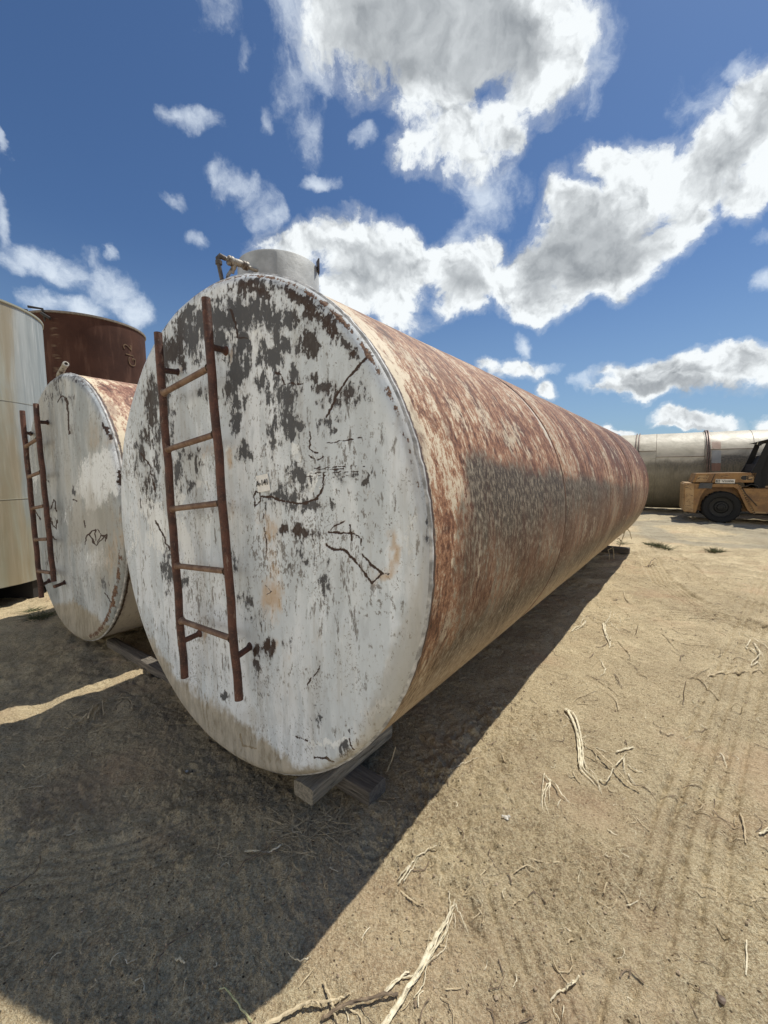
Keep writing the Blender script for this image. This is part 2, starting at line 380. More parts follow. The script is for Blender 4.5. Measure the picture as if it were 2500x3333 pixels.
# ------------------------------------------------------------------ metal / paint materials
def blob_field(PX, PY, lst, k=1.0, ox=0, oy=0):
    f = np.zeros_like(PX)
    PX, PY = PX + 17 * fbm(PX * .02, PY * .013, 4, .62), PY + 22 * fbm(PX * .02 + 50, PY * .012, 4, .62)
    for b in lst:
        x, y, rx, ry = b[:4]; an = R_(b[4]) if len(b) > 4 else 0; gn = b[5] if len(b) > 5 else 1
        dx = PX - (ox + x * k); dy = PY - (oy + y * k)
        u = (dx * math.cos(an) + dy * math.sin(an)) / (rx * k * 1.15); v = (-dx * math.sin(an) + dy * math.cos(an)) / (ry * k * 1.15)
        f = np.maximum(f, gn * np.exp(-((u * u + v * v) ** .95) * .69))
    return f
def line_field(PX, PY, lines, w, k=1.0, ox=0, oy=0):
    f = np.zeros_like(PX)
    PX, PY = PX + 3.2 * fbm(PX * .05, PY * .05, 3, .6), PY + 3.2 * fbm(PX * .05 + 50, PY * .05, 3, .6)
    for L in lines:
        ww = w
        if isinstance(L[0], (int, float)): ww = L[0]; L = L[1]
        pts = [(ox + a * k, oy + b * k) for a, b in L]
        b, _, _ = seg_dist(PX, PY, pts); f = np.maximum(f, np.exp(-(b / ww) ** 2))
    return f

def head_mat(seed, basecol, greycol, speck=1.0, streak=1.0):
    def fn(g):
        o = g.obj(); s = g.map(o, (1, 1, 1), (seed, seed * .7, 0))
        dk = g.attr('chip'); wh = g.attr('white'); tan = g.attr('dirt'); ru = g.attr('rust'); ln = g.attr('scratch'); rim = g.attr('rim'); gp = g.attr('grime')
        vs = g.map(s, (1, 1, .28))
        nA = g.noise(g.map(s, (1, 1, .55)), 15, 9, .74); nB = g.noise(vs, 34, 7, .7); nC = g.noise(s, 90, 4, .7); nL = g.noise(vs, 2.6, 6, .62, .3); nD = g.noise(vs, 7, 6, .65)
        nE = g.noise(g.map(s, (1, 1, .6)), 52, 5, .75)
        rag = g.math('ADD', g.math('ADD', g.math('MULTIPLY', nA, .36), g.math('MULTIPLY', nB, .30)), g.math('MULTIPLY', nE, .34))
        # base paint: chalky patches of two whites and light grey
        base = g.mix(g.ss(nL, .40, .56), basecol, greycol)
        base = g.mix(g.math('MULTIPLY', g.ss(nD, .53, .60), .55), base, tuple(v * 1.12 for v in basecol))
        base = g.mix(g.math('MULTIPLY', g.ss(nD, .48, .40), .6), base, tuple(v * .82 for v in greycol))
        wm = g.ss(g.math('ADD', wh, g.math('MULTIPLY_ADD', rag, 2.2, -1.1)), .42, .52)
        base = g.mix(g.math('MULTIPLY', wm, .9), base, (.84, .88, .90))
        # fine dark specks (flaking) everywhere
        sp = g.ss(g.math('ADD', nB, g.math('MULTIPLY', g.noise(s, 3.3, 4, .6), .42)), .80, .86)
        sp2 = g.ss(g.math('ADD', nC, g.math('MULTIPLY', g.noise(s, 5, 3, .6), .5)), .88, .95)
        sp3 = g.ss(g.math('ADD', nE, g.math('MULTIPLY', g.noise(s, 2.1, 5, .65), .55)), .865, .92)
        base = g.mix(g.math('MULTIPLY', g.math('MAXIMUM', g.math('MAXIMUM', sp, sp2), sp3), min(1, .8 * speck)), base, (.12, .105, .095))
        dr = g.noise(g.map(s, (1, 1, .12)), 9, 6, .68)
        base = g.mix(g.math('MULTIPLY', g.ss(dr, .50, .66), .32), base, (.36, .335, .29))
        base = g.mix(g.math('MULTIPLY', g.ss(nE, .52, .66), .22), base, (.34, .33, .31))
        grm = g.ss(g.math('ADD', gp, g.math('MULTIPLY_ADD', nD, 1.6, -.85)), .1, .75)
        base = g.mix(g.math('MULTIPLY', grm, .55), base, (.33, .30, .24))
        # rust stain
        rs = g.math('MULTIPLY', g.ss(g.math('ADD', ru, g.math('MULTIPLY_ADD', g.math('ADD', g.math('MULTIPLY', nD, .5), g.math('MULTIPLY', rag, .5)), 4.0, -2.1)), .2, 1.1), g.ss(ru, .05, .4))
        base = g.mix(g.math('MULTIPLY', rs, .75), base, (.50, .33, .17))
        # chips
        ck = g.math('ADD', dk, g.math('MULTIPLY_ADD', rag, 5.8, -2.93))
        cm = g.math('MULTIPLY', g.ss(ck, .48, .59), g.ss(dk, .03, .15))
        dcol = g.mix(g.ss(nL, .50, .66), (.092, .096, .104), (.062, .052, .048))
        dcol = g.mix(g.attr('brownchip'), dcol, (.055, .034, .026))
        dcol = g.mix(g.math('MULTIPLY', g.ss(nE, .50, .64), .35), dcol, (.15, .147, .145))
        halo = g.math('MULTIPLY', g.ss(ck, .05, .52), g.ss(dk, .08, .5))
        base = g.mix(g.math('MULTIPLY', halo, .50), base, (.30, .295, .29))
        base = g.mix(cm, base, dcol)
        # scratches
        sc = g.ss(g.math('ADD', ln, g.math('MULTIPLY_ADD', rag, 3.2, -1.65)), .42, .62)
        base = g.mix(g.math('MULTIPLY', sc, g.ss(ln, .04, .15)), base, (.055, .035, .028))
        # dirt splash at the bottom
        tn = g.ss(g.math('ADD', tan, g.math('MULTIPLY_ADD', rag, 2.6, -1.3)), .25, .85)
        tc = g.mix(g.ss(nB, .4, .6), (.42, .36, .26), (.27, .225, .15))
        base = g.mix(g.math('MULTIPLY', tn, .82), base, tc)
        # flaking rim
        rm = g.ss(g.math('ADD', rim, g.math('MULTIPLY_ADD', rag, 4.4, -2.3)), .62, .72)
        base = g.mix(rm, base, g.mix(g.ss(nC, .4, .6), (.10, .06, .045), (.23, .14, .09)))
        chips = g.math('MAXIMUM', cm, g.math('MAXIMUM', sc, rm))
        h = g.math('SUBTRACT', g.math('MULTIPLY', nC, .12), g.math('MULTIPLY', chips, .35))
        h = g.math('ADD', h, g.math('MULTIPLY', wm, .12))
        h = g.math('ADD', h, g.math('MULTIPLY', g.noise(s, 5, 3), .5))
        return {'Base Color': base, 'Roughness': g.lin(chips, 0, 1, .55, .8), 'Specular IOR Level': .35, 'Normal': g.bump(h, .006, .8)}
    return fn

def shell_mat(seed, cream, rustA, rustB, flecks=.5):
    def fn(g):
        uv = g.map(g.uv(), (1, 1, 1), (seed, seed * .37, 0))
        uv2 = g.vm('ADD', uv, g.vm('SCALE', g.vm('SUBTRACT', g.noise(uv, 9, 3, .6, out=1), (.5, .5, .5)), .03))
        s1 = g.noise(g.map(uv2, (1, .42, 1)), 52, 7, .76)      # flecks, drawn out down the plate
        s2 = g.noise(g.map(uv2, (1, .20, 1)), 14, 8, .70)
        s3 = g.noise(g.map(uv, (1, .40, 1)), 1.7, 4, .6)
        s4 = g.noise(uv, 120, 4, .7)
        soot = g.attr('soot'); pale = g.attr('pale'); tan = g.attr('dirt')
        k = g.math('ADD', g.math('MULTIPLY', s1, .44), g.math('ADD', g.math('MULTIPLY', s2, .42), g.math('MULTIPLY', s3, .22)))
        mac = g.noise(g.map(uv, (1, .55, 1)), 1.1, 5, .62)
        k = g.math('ADD', k, g.math('MULTIPLY_ADD', mac, .34, -.17))
        k = g.math('ADD', k, g.math('MULTIPLY_ADD', s4, .16, -.08))
        k = g.math('ADD', k, g.math('MULTIPLY_ADD', pale, .11, -.032))
        low = g.ss(tan, .0, .45)
        d0 = g.mix(low, tuple(v * .55 for v in rustA), (.060, .038, .020))
        d1 = g.mix(low, rustA, (.135, .088, .046))
        d2 = g.mix(low, rustB, (.27, .19, .105))
        crm = g.mix(g.ss(s3, .4, .6), cream, tuple(v * .78 for v in cream))
        crm = g.mix(g.math('MULTIPLY', low, .6), crm, (.42, .35, .24))
        c = g.mix(g.ss(k, .435, .480), d0, d1)
        c = g.mix(g.ss(k, .490, .535), c, d2)
        c = g.mix(g.ss(k, .546, .590), c, crm)
        bl = g.noise(g.map(uv2, (1, .5, 1)), 5.5, 6, .7)
        c = g.mix(g.math('MULTIPLY', g.ss(bl, .52, .64), .62), c, g.mix(g.ss(s1, .40, .56), d0, d1))
        c = g.mix(g.math('MULTIPLY', g.math('MULTIPLY', g.ss(bl, .46, .38), g.ss(s1, .42, .52)), .85), c, crm)
        bg_ = g.noise(g.map(uv, (1, .6, 1)), .9, 4, .6); c = g.mix(g.math('MULTIPLY', g.ss(bg_, .50, .68), .35), c, g.mix(1.0, c, (.62, .58, .55), 'MULTIPLY'))
        dk = g.math('MULTIPLY', g.ss(g.math('ADD', soot, g.math('MULTIPLY_ADD', g.math('ADD', s1, s2), 2.0, -1.95)), .10, .85), g.ss(soot, .03, .2))
        c = g.mix(g.math('MULTIPLY', dk, .93), c, g.mix(g.ss(s1, .47, .60), (.045, .036, .025), (.22, .185, .135)))
        tn = g.ss(g.math('ADD', tan, g.math('MULTIPLY_ADD', s2, .8, -.4)), .2, .8)
        c = g.mix(g.math('MULTIPLY', tn, .72), c, g.mix(g.ss(s1, .42, .6), (.30, .215, .135), (.47, .37, .25)))
        wb = g.attr('band'); c = g.mix(g.math('MULTIPLY', g.ss(g.math('ADD', wb, g.math('MULTIPLY_ADD', s1, .9, -.45)), .45, .6), .8), c, (.58, .55, .50))
        ct = g.math('ADD', g.math('MULTIPLY', s1, .6), g.math('MULTIPLY', s2, .4))
        c = g.mix(g.math('MULTIPLY', g.ss(ct, .48, .38), .55), c, g.mix(1.0, c, (.34, .31, .28), 'MULTIPLY'))
        c = g.mix(g.math('MULTIPLY', g.ss(ct, .56, .64), .30), c, tuple(v * .95 for v in cream))
        rm = g.attr('rim'); c = g.mix(g.ss(g.math('ADD', rm, g.math('MULTIPLY_ADD', s1, 1.2, -.6)), .42, .55), c, (.075, .05, .04))
        h = g.math('ADD', g.math('MULTIPLY', s1, .5), g.math('MULTIPLY', s4, .5))
        h = g.math('ADD', h, g.math('MULTIPLY', g.noise(uv, 2.2, 2), 3.0))
        return {'Base Color': c, 'Roughness': g.lin(s4, .3, .7, .5, .75), 'Specular IOR Level': .35, 'Normal': g.bump(h, .005, .7)}
    return fn

def rusty_pipe(g):
    o = g.obj(); a = g.noise(o, 14, 6, .65); b = g.noise(o, 90, 4, .7); c3 = g.noise(g.map(o, (1, 1, .3)), 40, 4, .6)
    c = g.mix(g.ss(a, .4, .6), (.115, .048, .032), (.055, .026, .020))
    c = g.mix(g.math('MULTIPLY', g.ss(b, .52, .68), .6), c, (.20, .10, .060))
    c = g.mix(g.math('MULTIPLY', g.ss(c3, .62, .70), .55), c, (.33, .25, .19))
    return {'Base Color': c, 'Roughness': .62, 'Specular IOR Level': .4, 'Normal': g.bump(g.math('ADD', b, a), .004, .8)}
M_pipe = mat('rusty_pipe', rusty_pipe)
def dusty_pipe(g):
    o = g.obj(); a = g.noise(o, 14, 6, .65); b = g.noise(o, 90, 4, .7)
    c = g.mix(g.ss(a, .42, .6), (.15, .085, .055), (.24, .16, .11)); c = g.mix(g.math('MULTIPLY', g.ss(b, .55, .7), .6), c, (.07, .04, .03))
    return {'Base Color': c, 'Roughness': .75, 'Normal': g.bump(b, .004, .8)}
M_rung = mat('dusty_rust', dusty_pipe)
def old_valve(g):
    o = g.obj(); a = g.noise(o, 30, 6, .65); b = g.noise(o, 120, 4, .7)
    c = g.mix(g.ss(a, .46, .62), (.34, .32, .28), (.10, .075, .06)); c = g.mix(g.math('MULTIPLY', g.ss(b, .58, .7), .7), c, (.06, .04, .03))
    return {'Base Color': c, 'Roughness': .55, 'Metallic': .2, 'Normal': g.bump(b, .002, .8)}
M_valve = mat('weathered_valve', old_valve)
def simple(name, colr, rough=.6, metal=0, var=.25, scale=12, bump=.002):
    def fn(g):
        o = g.obj(); a = g.noise(o, scale, 6, .65); b = g.noise(o, scale * 8, 3, .65)
        c = g.mix(g.ss(a, .35, .65), tuple(v * (1 - var) for v in colr), tuple(min(1, v * (1 + var * .6)) for v in colr))
        c = g.mix(g.math('MULTIPLY', g.ss(b, .55, .7), .35), c, tuple(v * .45 for v in colr))
        return {'Base Color': c, 'Roughness': rough, 'Metallic': metal, 'Normal': g.bump(b, bump, .6)}
    return mat(name, fn)
M_grey_paint = simple('grey_manway_paint', (.42, .44, .44), .6, scale=9)
M_dark = simple('black_grime', (.022, .02, .02), .7)
M_steel = simple('brown_steel', (.10, .085, .075), .6, .3)
def wood(tone):
    def fn(g):
        o = g.obj(); s = g.map(o, (1.2, 22, 22)); a = g.noise(s, 3.2, 7, .66, .6); b = g.noise(g.map(o, (3, 60, 60)), 4, 4, .6); cl = g.noise(o, 7, 4)
        c = g.mix(g.ss(a, .38, .62), tuple(v * .55 for v in tone), tone)
        c = g.mix(g.math('MULTIPLY', g.ss(b, .56, .70), .7), c, tuple(v * .28 for v in tone))
        c = g.mix(g.math('MULTIPLY', g.ss(cl, .5, .7), .4), c, tuple(v * .6 for v in tone))
        return {'Base Color': c, 'Roughness': .9, 'Normal': g.bump(g.math('SUBTRACT', a, g.math('MULTIPLY', g.ss(b, .56, .7), .8)), .008, 1)}
    return fn
M_wood = mat('weathered_timber', wood((.36, .32, .25))); M_wood_grey = mat('grey_timber', wood((.20, .175, .145))); M_wood_dark = mat('dark_timber', wood((.13, .11, .09)))

M_joint = simple('rusty_plate_joint', (.17, .10, .07), .7, var=.6, scale=8)
# ------------------------------------------------------------------ horizontal tank builder
def disc_grid(n):
    t = np.linspace(-1, 1, n); A, B = np.meshgrid(t, t, indexing='ij')
    r = np.maximum(np.abs(A), np.abs(B)); nrm = np.hypot(A, B); nrm[nrm == 0] = 1
    return A * r / nrm, B * r / nrm, r
def make_tank(name, C, R, L, seed, Hm, fields, shell_fields, mats, label, n_head=420, seams=(), el=EL):
    base = Vector(C) + Vector((0, 0, -R))
    t = empty(name, base, (el, 0, -AZ)); tag(t, label, 'storage tank')
    # head (slightly dished, rounded knuckle)
    n = n_head; u, v, r = disc_grid(n)
    u = u * R * .9985; v = v * R * .9985; rad = r * R * .9985
    px = Hm @ np.stack([u.ravel(), v.ravel(), np.ones(u.size)]); PX = (px[0] / px[2]).reshape(u.shape); PY = (px[1] / px[2]).reshape(u.shape)
    k = .055; y = np.where(rad > R - k, -.03 - .0 + (k - np.sqrt(np.maximum(k * k - (rad - (R - k)) ** 2, 0))) * .75, -.03)
    y = y + .006 * fbm(u * 1.6 + seed, v * 1.6, 3) * (rad < R - .02) - .012 * np.exp(-((rad - .6 * R) / (.5 * R)) ** 2)
    P = np.stack([u, y, v + R], -1)
    at = fields(u, v, rad, PX, PY)
    hd = grid_mesh('head', P, mats[0], t, attrs=at)
    # shell
    nx = int(L / .022); nt_ = 380
    xs = np.linspace(0, L, nx); th = np.linspace(-np.pi, np.pi, nt_ + 1)
    XX, TT = np.meshgrid(xs, th, indexing='ij')
    rr = R + .0035 * fbm(XX * .9 + seed, np.cos(TT) * 1.5, 3) * sst(XX, 0, .4)
    for s_ in seams: rr = rr - .007 * np.exp(-((XX - s_) / .06) ** 2)
    for dx_, dt_, dw_, dd_ in ((.9, -18, .16, .010), (1.3, 34, .22, .009), (2.5, -6, .20, .011), (3.1, 28, .3, .010), (4.4, -12, .3, .014), (5.2, 22, .35, .012), (.55, 8, .12, .006)):
        rr = rr - dd_ * np.exp(-((XX - dx_) ** 2 + ((TT - R_(dt_)) * R) ** 2) / dw_ ** 2)
    P = np.stack([rr * np.cos(TT), XX, rr * np.sin(TT) + R], -1)
    thd = np.degrees((TT + np.pi) % (2 * np.pi) - np.pi)
    sh = grid_mesh('shell', P, mats[1], t, attrs=shell_fields(XX, thd), uv=np.stack([XX, TT * R], -1))
    # weld seams
    mb = MB()
    for s_ in (0.004,):
        rw = .009
        prof = [(R - .004, -rw * 1.3), (R + rw * .7, -rw * .5), (R + rw * .75, rw * .5), (R - .004, rw * 1.3)]
        seg = 260; vs = []; 
        for i, (r_, h_) in enumerate(prof):
            for q in range(seg):
                a = 2 * math.pi * q / seg; j = (mnoise.noise(Vector((q * .8, s_ * 9, seed))) * .004) if i in (1, 2) else 0
                vs.append((math.cos(a) * (r_ + j), s_ + h_ + j, math.sin(a) * (r_ + j) + R))
        fs = [(i * seg + q, i * seg + (q + 1) % seg, (i + 1) * seg + (q + 1) % seg, (i + 1) * seg + q) for i in range(3) for q in range(seg)]
        mb.add(vs, fs)
    mb.build('weld_seam', mats[2], t)
    for s_ in seams:
        mb = MB(); mb.lathe([(R - .014, s_ - .010), (R - .003, s_ - .005), (R - .002, s_), (R - .003, s_ + .005), (R - .014, s_ + .010)], (0, 0, R), (0, 1, 0), 160); mb.build('plate_joint', M_joint, t)
    mb = MB(); mb.lathe([(R - .002, L - .01), (R - .02, L + .03), (R - .06, L + .045), (.001, L + .05)], (0, 0, R), (0, 1, 0), 96); mb.build('rear_head', mats[3], t)
    return t
def fwd(x, y, z): return (x, y, z)

# ------------------------------------------------------------------ TANK 1 (near)
H1 = np.array([[158.32726941424949, -57.00968480450315, 715.0228466311332], [-433.73190595390633, -710.7564683824255, 1730.63559994919], [-0.2819504247340958, -0.04511861979714972, 1.0]])
H2 = np.array([[97.19230634270086, -34.99651557510791, 210.73926060085694], [-266.2548557177453, -436.31182844023493, 1659.7383918348347], [-0.17308081011940035, -0.027696951594680608, 1.0]])
K1 = .4822; O1 = (400, 850); K2 = .633; O2 = (400, 1550)
def fields1(u, v, rad, PX, PY):
    chips = [(835,165,75,50),(930,215,100,22),(1150,205,80,35,25),(1250,285,90,45,40),(1250,375,42,32),(1180,395,60,35,20),(1370,400,50,55,40),(1430,480,50,28,40),(1560,610,38,48),(1490,540,45,30,50),(1330,350,40,40),
             (860,360,185,95),(700,380,90,80),(520,420,80,70,-40),(440,520,90,110,-40),(350,610,80,80,-45),(300,640,50,70,-45),(620,400,60,90,0,.9),(560,470,60,60),(660,550,45,50),(800,560,42,90),(780,760,55,120),(760,900,50,130,0,.9),(770,1080,32,80,0,.85),(820,1280,26,50,0,.85),
             (1050,430,50,110),(1030,640,50,75),(1080,560,45,60),(1150,420,50,50),(1230,540,65,85,20,.92),(1280,600,40,40),(940,600,33,100,0,.9),(940,820,32,55,0,.85),(1120,900,65,120,0,.95),(1140,1080,62,110),(1140,1180,48,60,0,.9),(1020,1150,28,120,0,.85),(1010,920,35,60,0,.75),(1220,1100,36,45,0,.8),(1150,780,25,50,0,.8),(1290,770,35,35,0,.75),
             (1400,870,85,45,10,.9),(1500,870,70,42,-10,.9),(1440,950,60,40,0,.85),(1370,1090,33,42,0,.85),(1425,1130,14,14,0,.95),(1340,960,36,30,0,.8),(1590,930,40,60,0,.7),(1470,1040,30,30,0,.6),(1640,850,20,80,0,.65),
             (215,900,45,110,10,.95),(185,1060,50,100,5,.95),(160,1170,40,80,0,.9),(240,1180,40,100,0,.85),(130,1310,35,70,0,.8),(300,960,40,100,0,.9),(330,1150,30,100,0,.75),(370,1420,30,150,0,.7),(300,760,40,60,0,.9),(400,700,60,50,-20,.8),(440,1290,28,32,0,.92),(490,1370,14,46,0,.95),(460,1510,14,38,0,.95),(515,1270,10,28,0,.9),(555,1350,12,60,0,.85),(180,1480,60,110,0,.62),(250,1330,30,80,0,.7),(540,870,24,50,0,.75),
             (1200,1440,62,60,0,.92),(1120,1570,80,50,0,.9),(1240,1520,60,40,0,.75),(1500,1440,120,50,0,.52),(1040,1580,50,30,0,.8),(1640,1480,30,60,0,.6),
             (430,380,28,60,35,.95),(395,440,22,50,35,.9),(470,320,20,40,40,.85),(320,560,18,50,35,.85),(610,260,40,20,-20,.85),(680,240,40,18,-20,.8),(920,150,60,40,0,.8),(1000,170,60,30,0,.75)]
    ch2 = [(838,287,34,22,15,1),(935,290,50,22,0,1.05),(950,440,28,16,20,1),(755,870,26,44,0,1.05),(700,905,20,34,0,1),(690,965,18,16,0,1),(1160,1297,8,10,0,1.1),(225,470,18,90,0,.9),(310,540,18,26,0,.95),(1050,560,30,80,0,0.51),(720,1080,60,70,0,0.35),(590,420,40,50,0,0.39),(1000,1220,30,50,0,0.39),(940,400,70,60,0,0.35),(620,620,40,50,0,0.43),(700,720,40,50,0,0.43),(545,1140,20,20,0,.95),(1040,460,40,40,0,0.47),(1565,250,12,120,0,.75),(940,150,160,30,0,.55),(720,130,60,40,0,0.43),(1130,1400,12,30,0,.9),(850,860,20,30,0,0.47)]
    w1 = [(490,490,40,38),(900,545,60,80),(740,520,30,60),(1300,1500,40,50),(200,1640,60,40),(380,1630,40,40),(520,1510,20,20),(580,1500,20,20),(1180,1280,25,50,0,.8),(700,1300,40,40,0,.6)]
    w2 = [(180,250,50,110,-15),(320,330,32,110,-10),(60,300,20,200,0,.5),(1480,300,60,300,0,.45),(1290,1200,90,50,-40,.6),(1100,1370,60,30,0,.7),(1190,1420,40,60,0,.7),(1000,1370,60,20,0,.6),(400,40,40,40,0,.5)]
    f = {}
    f['chip'] = np.maximum(blob_field(PX, PY, chips, K1, *O1), blob_field(PX, PY, ch2, K2, *O2))
    f['brownchip'] = np.clip(blob_field(PX, PY, [(835,165,95,50),(930,200,110,30),(1150,205,90,40,25),(1250,300,90,45,40),(1400,440,70,50,45),(1540,600,50,60),(1450,890,100,50,0,.7)], K1, *O1) + blob_field(PX, PY, [(755,880,60,60),(700,910,50,60),(880,290,120,40)], K2, *O2), 0, 1)
    f['white'] = np.maximum(blob_field(PX, PY, w1, K1, *O1), blob_field(PX, PY, w2, K2, *O2))
    # mud: below a sloping line on the left, thin band on the right
    line = np.interp(PX, [500, 590, 640, 700, 755, 850, 960, 1060, 1200, 1320, 1400], [2060, 2195, 2230, 2262, 2300, 2380, 2462, 2490, 2440, 2300, 2100])
    f['dirt'] = sst(PY - line + 18 * fbm(PX * .02, PY * .02, 3), -35, 75)
    f['dirt'] = np.maximum(f['dirt'], .6 * sst(rad, 1.14, 1.22) * sst(-v, .5, .9))
    f['rust'] = np.maximum(blob_field(PX, PY, [(770,620,55,90,0,1),(740,250,32,70,0,.9),(770,450,30,120,0,.55),(1340,495,55,35,0,.85),(1390,370,24,110,0,.8),(1260,90,30,50,0,.65),(430,820,14,30,0,.7),(785,870,20,40,0,.9),(560,170,30,60,0,.6),(1170,440,40,80,0,.35),(870,900,40,60,0,.45),(980,860,60,60,0,.35)], K2, *O2), blob_field(PX, PY, [(745,630,26,50,0,1),(740,1320,34,50,0,.85),(410,755,14,24,0,.9),(600,1270,26,40,0,.6)], K1, *O1))
    f['grime'] = blob_field(PX, PY, [(1400,1000,50,260,20,.8),(1350,1150,60,160,30,.9),(1440,880,40,200,10,.7),(870,1100,300,200,0,.35),(700,1250,150,60,0,.5)], K2, *O2) + .6 * sst(rad, 1.17, 1.215)
    s1 = [(5,[(1655,630),(1560,745),(1500,820),(1450,900),(1410,990),(1380,1055)]),[(1040,755),(1075,770),(1095,830),(1160,828),(1220,830)],(5,[(735,330),(768,430),(778,520)]),[(778,515),(850,522)],[(1275,1150),(1272,1270),(1300,1290),(1330,1298)],[(1268,1312),(1305,1338)],[(1325,1340),(1360,1318)],
          (4.5,[(1365,1440),(1360,1530),(1320,1600),(1230,1638),(1100,1620),(1000,1590),(935,1590)]),[(895,1640),(893,1590),(905,1555),(930,1565),(935,1620),(900,1650)],[(130,1300),(180,1370),(205,1470),(225,1560)],(2,[(1390,1230),(1620,1190)]),(2,[(1300,1395),(1640,1380)]),(2,[(1280,1430),(1600,1420)]),(2,[(1330,1470),(1560,1445)]),(2,[(1300,1410),(1500,1400)]),(2,[(1240,1455),(1420,1440)])]
    s2 = [[(1060,285),(1095,255),(1145,230)],(4.5,[(1060,290),(1190,293),(1225,320),(1230,355)]),(5,[(1050,355),(1090,380),(1140,375),(1190,425),(1240,490),(1280,550)]),(5,[(1235,400),(1280,455),(1335,500)]),[(1278,548),(1330,505),(1370,505)],(2,[(725,170),(730,270),(745,340),(740,420)]),(2,[(735,560),(770,590),(745,605)]),(4,[(170,230),(205,290),(240,380)]),(2.5,[(1035,950),(1000,1005),(955,1070)]),(4,[(605,1330),(615,1385),(660,1400),(690,1398)]),(3,[(890,1335),(930,1350),(955,1360)]),(4,[(985,1445),(1040,1450),(1075,1475)]),(4,[(1165,1350),(1180,1415)]),(2,[(1390,1340),(1600,1220)]),(3,[(1170,250),(1180,330)])]
    f['scratch'] = np.maximum(line_field(PX, PY, s1, 3.2, K1, *O1), line_field(PX, PY, s2, 3.2, K2, *O2))
    f['rust'] = np.maximum(f['rust'], .62 * line_field(PX, PY, [l if isinstance(l[0], tuple) else l[1] for l in s2[:6]], 9, K2, *O2))
    ang = np.degrees(np.arctan2(v, u))
    f['rim'] = (np.exp(-((rad - 1.205) / .012) ** 2) * (.35 + .55 * sst(ang, -10, 40) * (1 - sst(ang, 120, 170)))) * (ang > -60)
    return f
def sh1(x, th):
    top = np.interp(x, [-.1, .05, .12, .2, .32, .45, 1.07, 2.78, 5.5, 7.5], [-60, -45, -15, 7, 16, 19, 16.8, 12, 6, 1])
    wob = 2.2 * fbm(x * 2.2, th * .05, 4, .6)
    soot = sst(top + wob - th, -3.0, 4.0) * sst(x + .16 * fbm(x * 5, th * .12, 4, .65), .0, .38) * np.interp(th, [-62, -44, -30, -21, -12, -4, 8, 25], [0, .12, .38, .70, .36, .50, .90, 1])
    soot = soot * np.interp(x, [0, 2, 4, 8], [1, .9, .7, .5])
    pale = np.exp(-(x / .22) ** 2) * .55 * sst(th, -10, 15) + .38 * np.exp(-((th - 30) / 22) ** 2) * np.exp(-x / 1.5) - .30 * sst(x, .9, 4) * sst(th, 5, 25) + .35 * np.exp(-(((x - .75) / .25) ** 2 + ((th + 17) / 9) ** 2)) + .25 * np.exp(-(((x - 1.5) / .3) ** 2 + ((th + 5) / 9) ** 2)) + .15 * sst(-th, 25, 40)
    band = np.exp(-((x - 1.80) / .035) ** 2) * sst(th, 10, 30) * .9 + .35 * np.exp(-((x - 3.66) / .03) ** 2) * sst(th, 20, 40)
    rim = np.exp(-((x - .028) / .016) ** 2) * .8
    return {'soot': soot, 'pale': pale, 'dirt': .75 * sst(-th, 8, 40) + .25 * sst(-th, 40, 70), 'band': band, 'rim': rim}
M_head1 = mat('flaking_white_paint', head_mat(2.0, (.76, .81, .86), (.60, .66, .71)))
M_shell1 = mat('rust_through_cream_paint', shell_mat(1.0, (.62, .53, .39), (.165, .070, .038), (.34, .178, .098)))
M_weld = simple('chipped_white_weld', (.45, .45, .44), .6, var=.5, scale=20)
M_rear = simple('rear_head_paint', (.40, .34, .28), .7, var=.4)
T1 = make_tank('storage_tank', (-.8203, 2.1224, 1.2914), 1.22, 7.99, 2.0, H1, fields1, sh1, (M_head1, M_shell1, M_weld, M_rear),
               'large near horizontal steel tank, rusty flank and flaking white end with ladder', seams=(1.86, 3.72, 5.6), n_head=470)
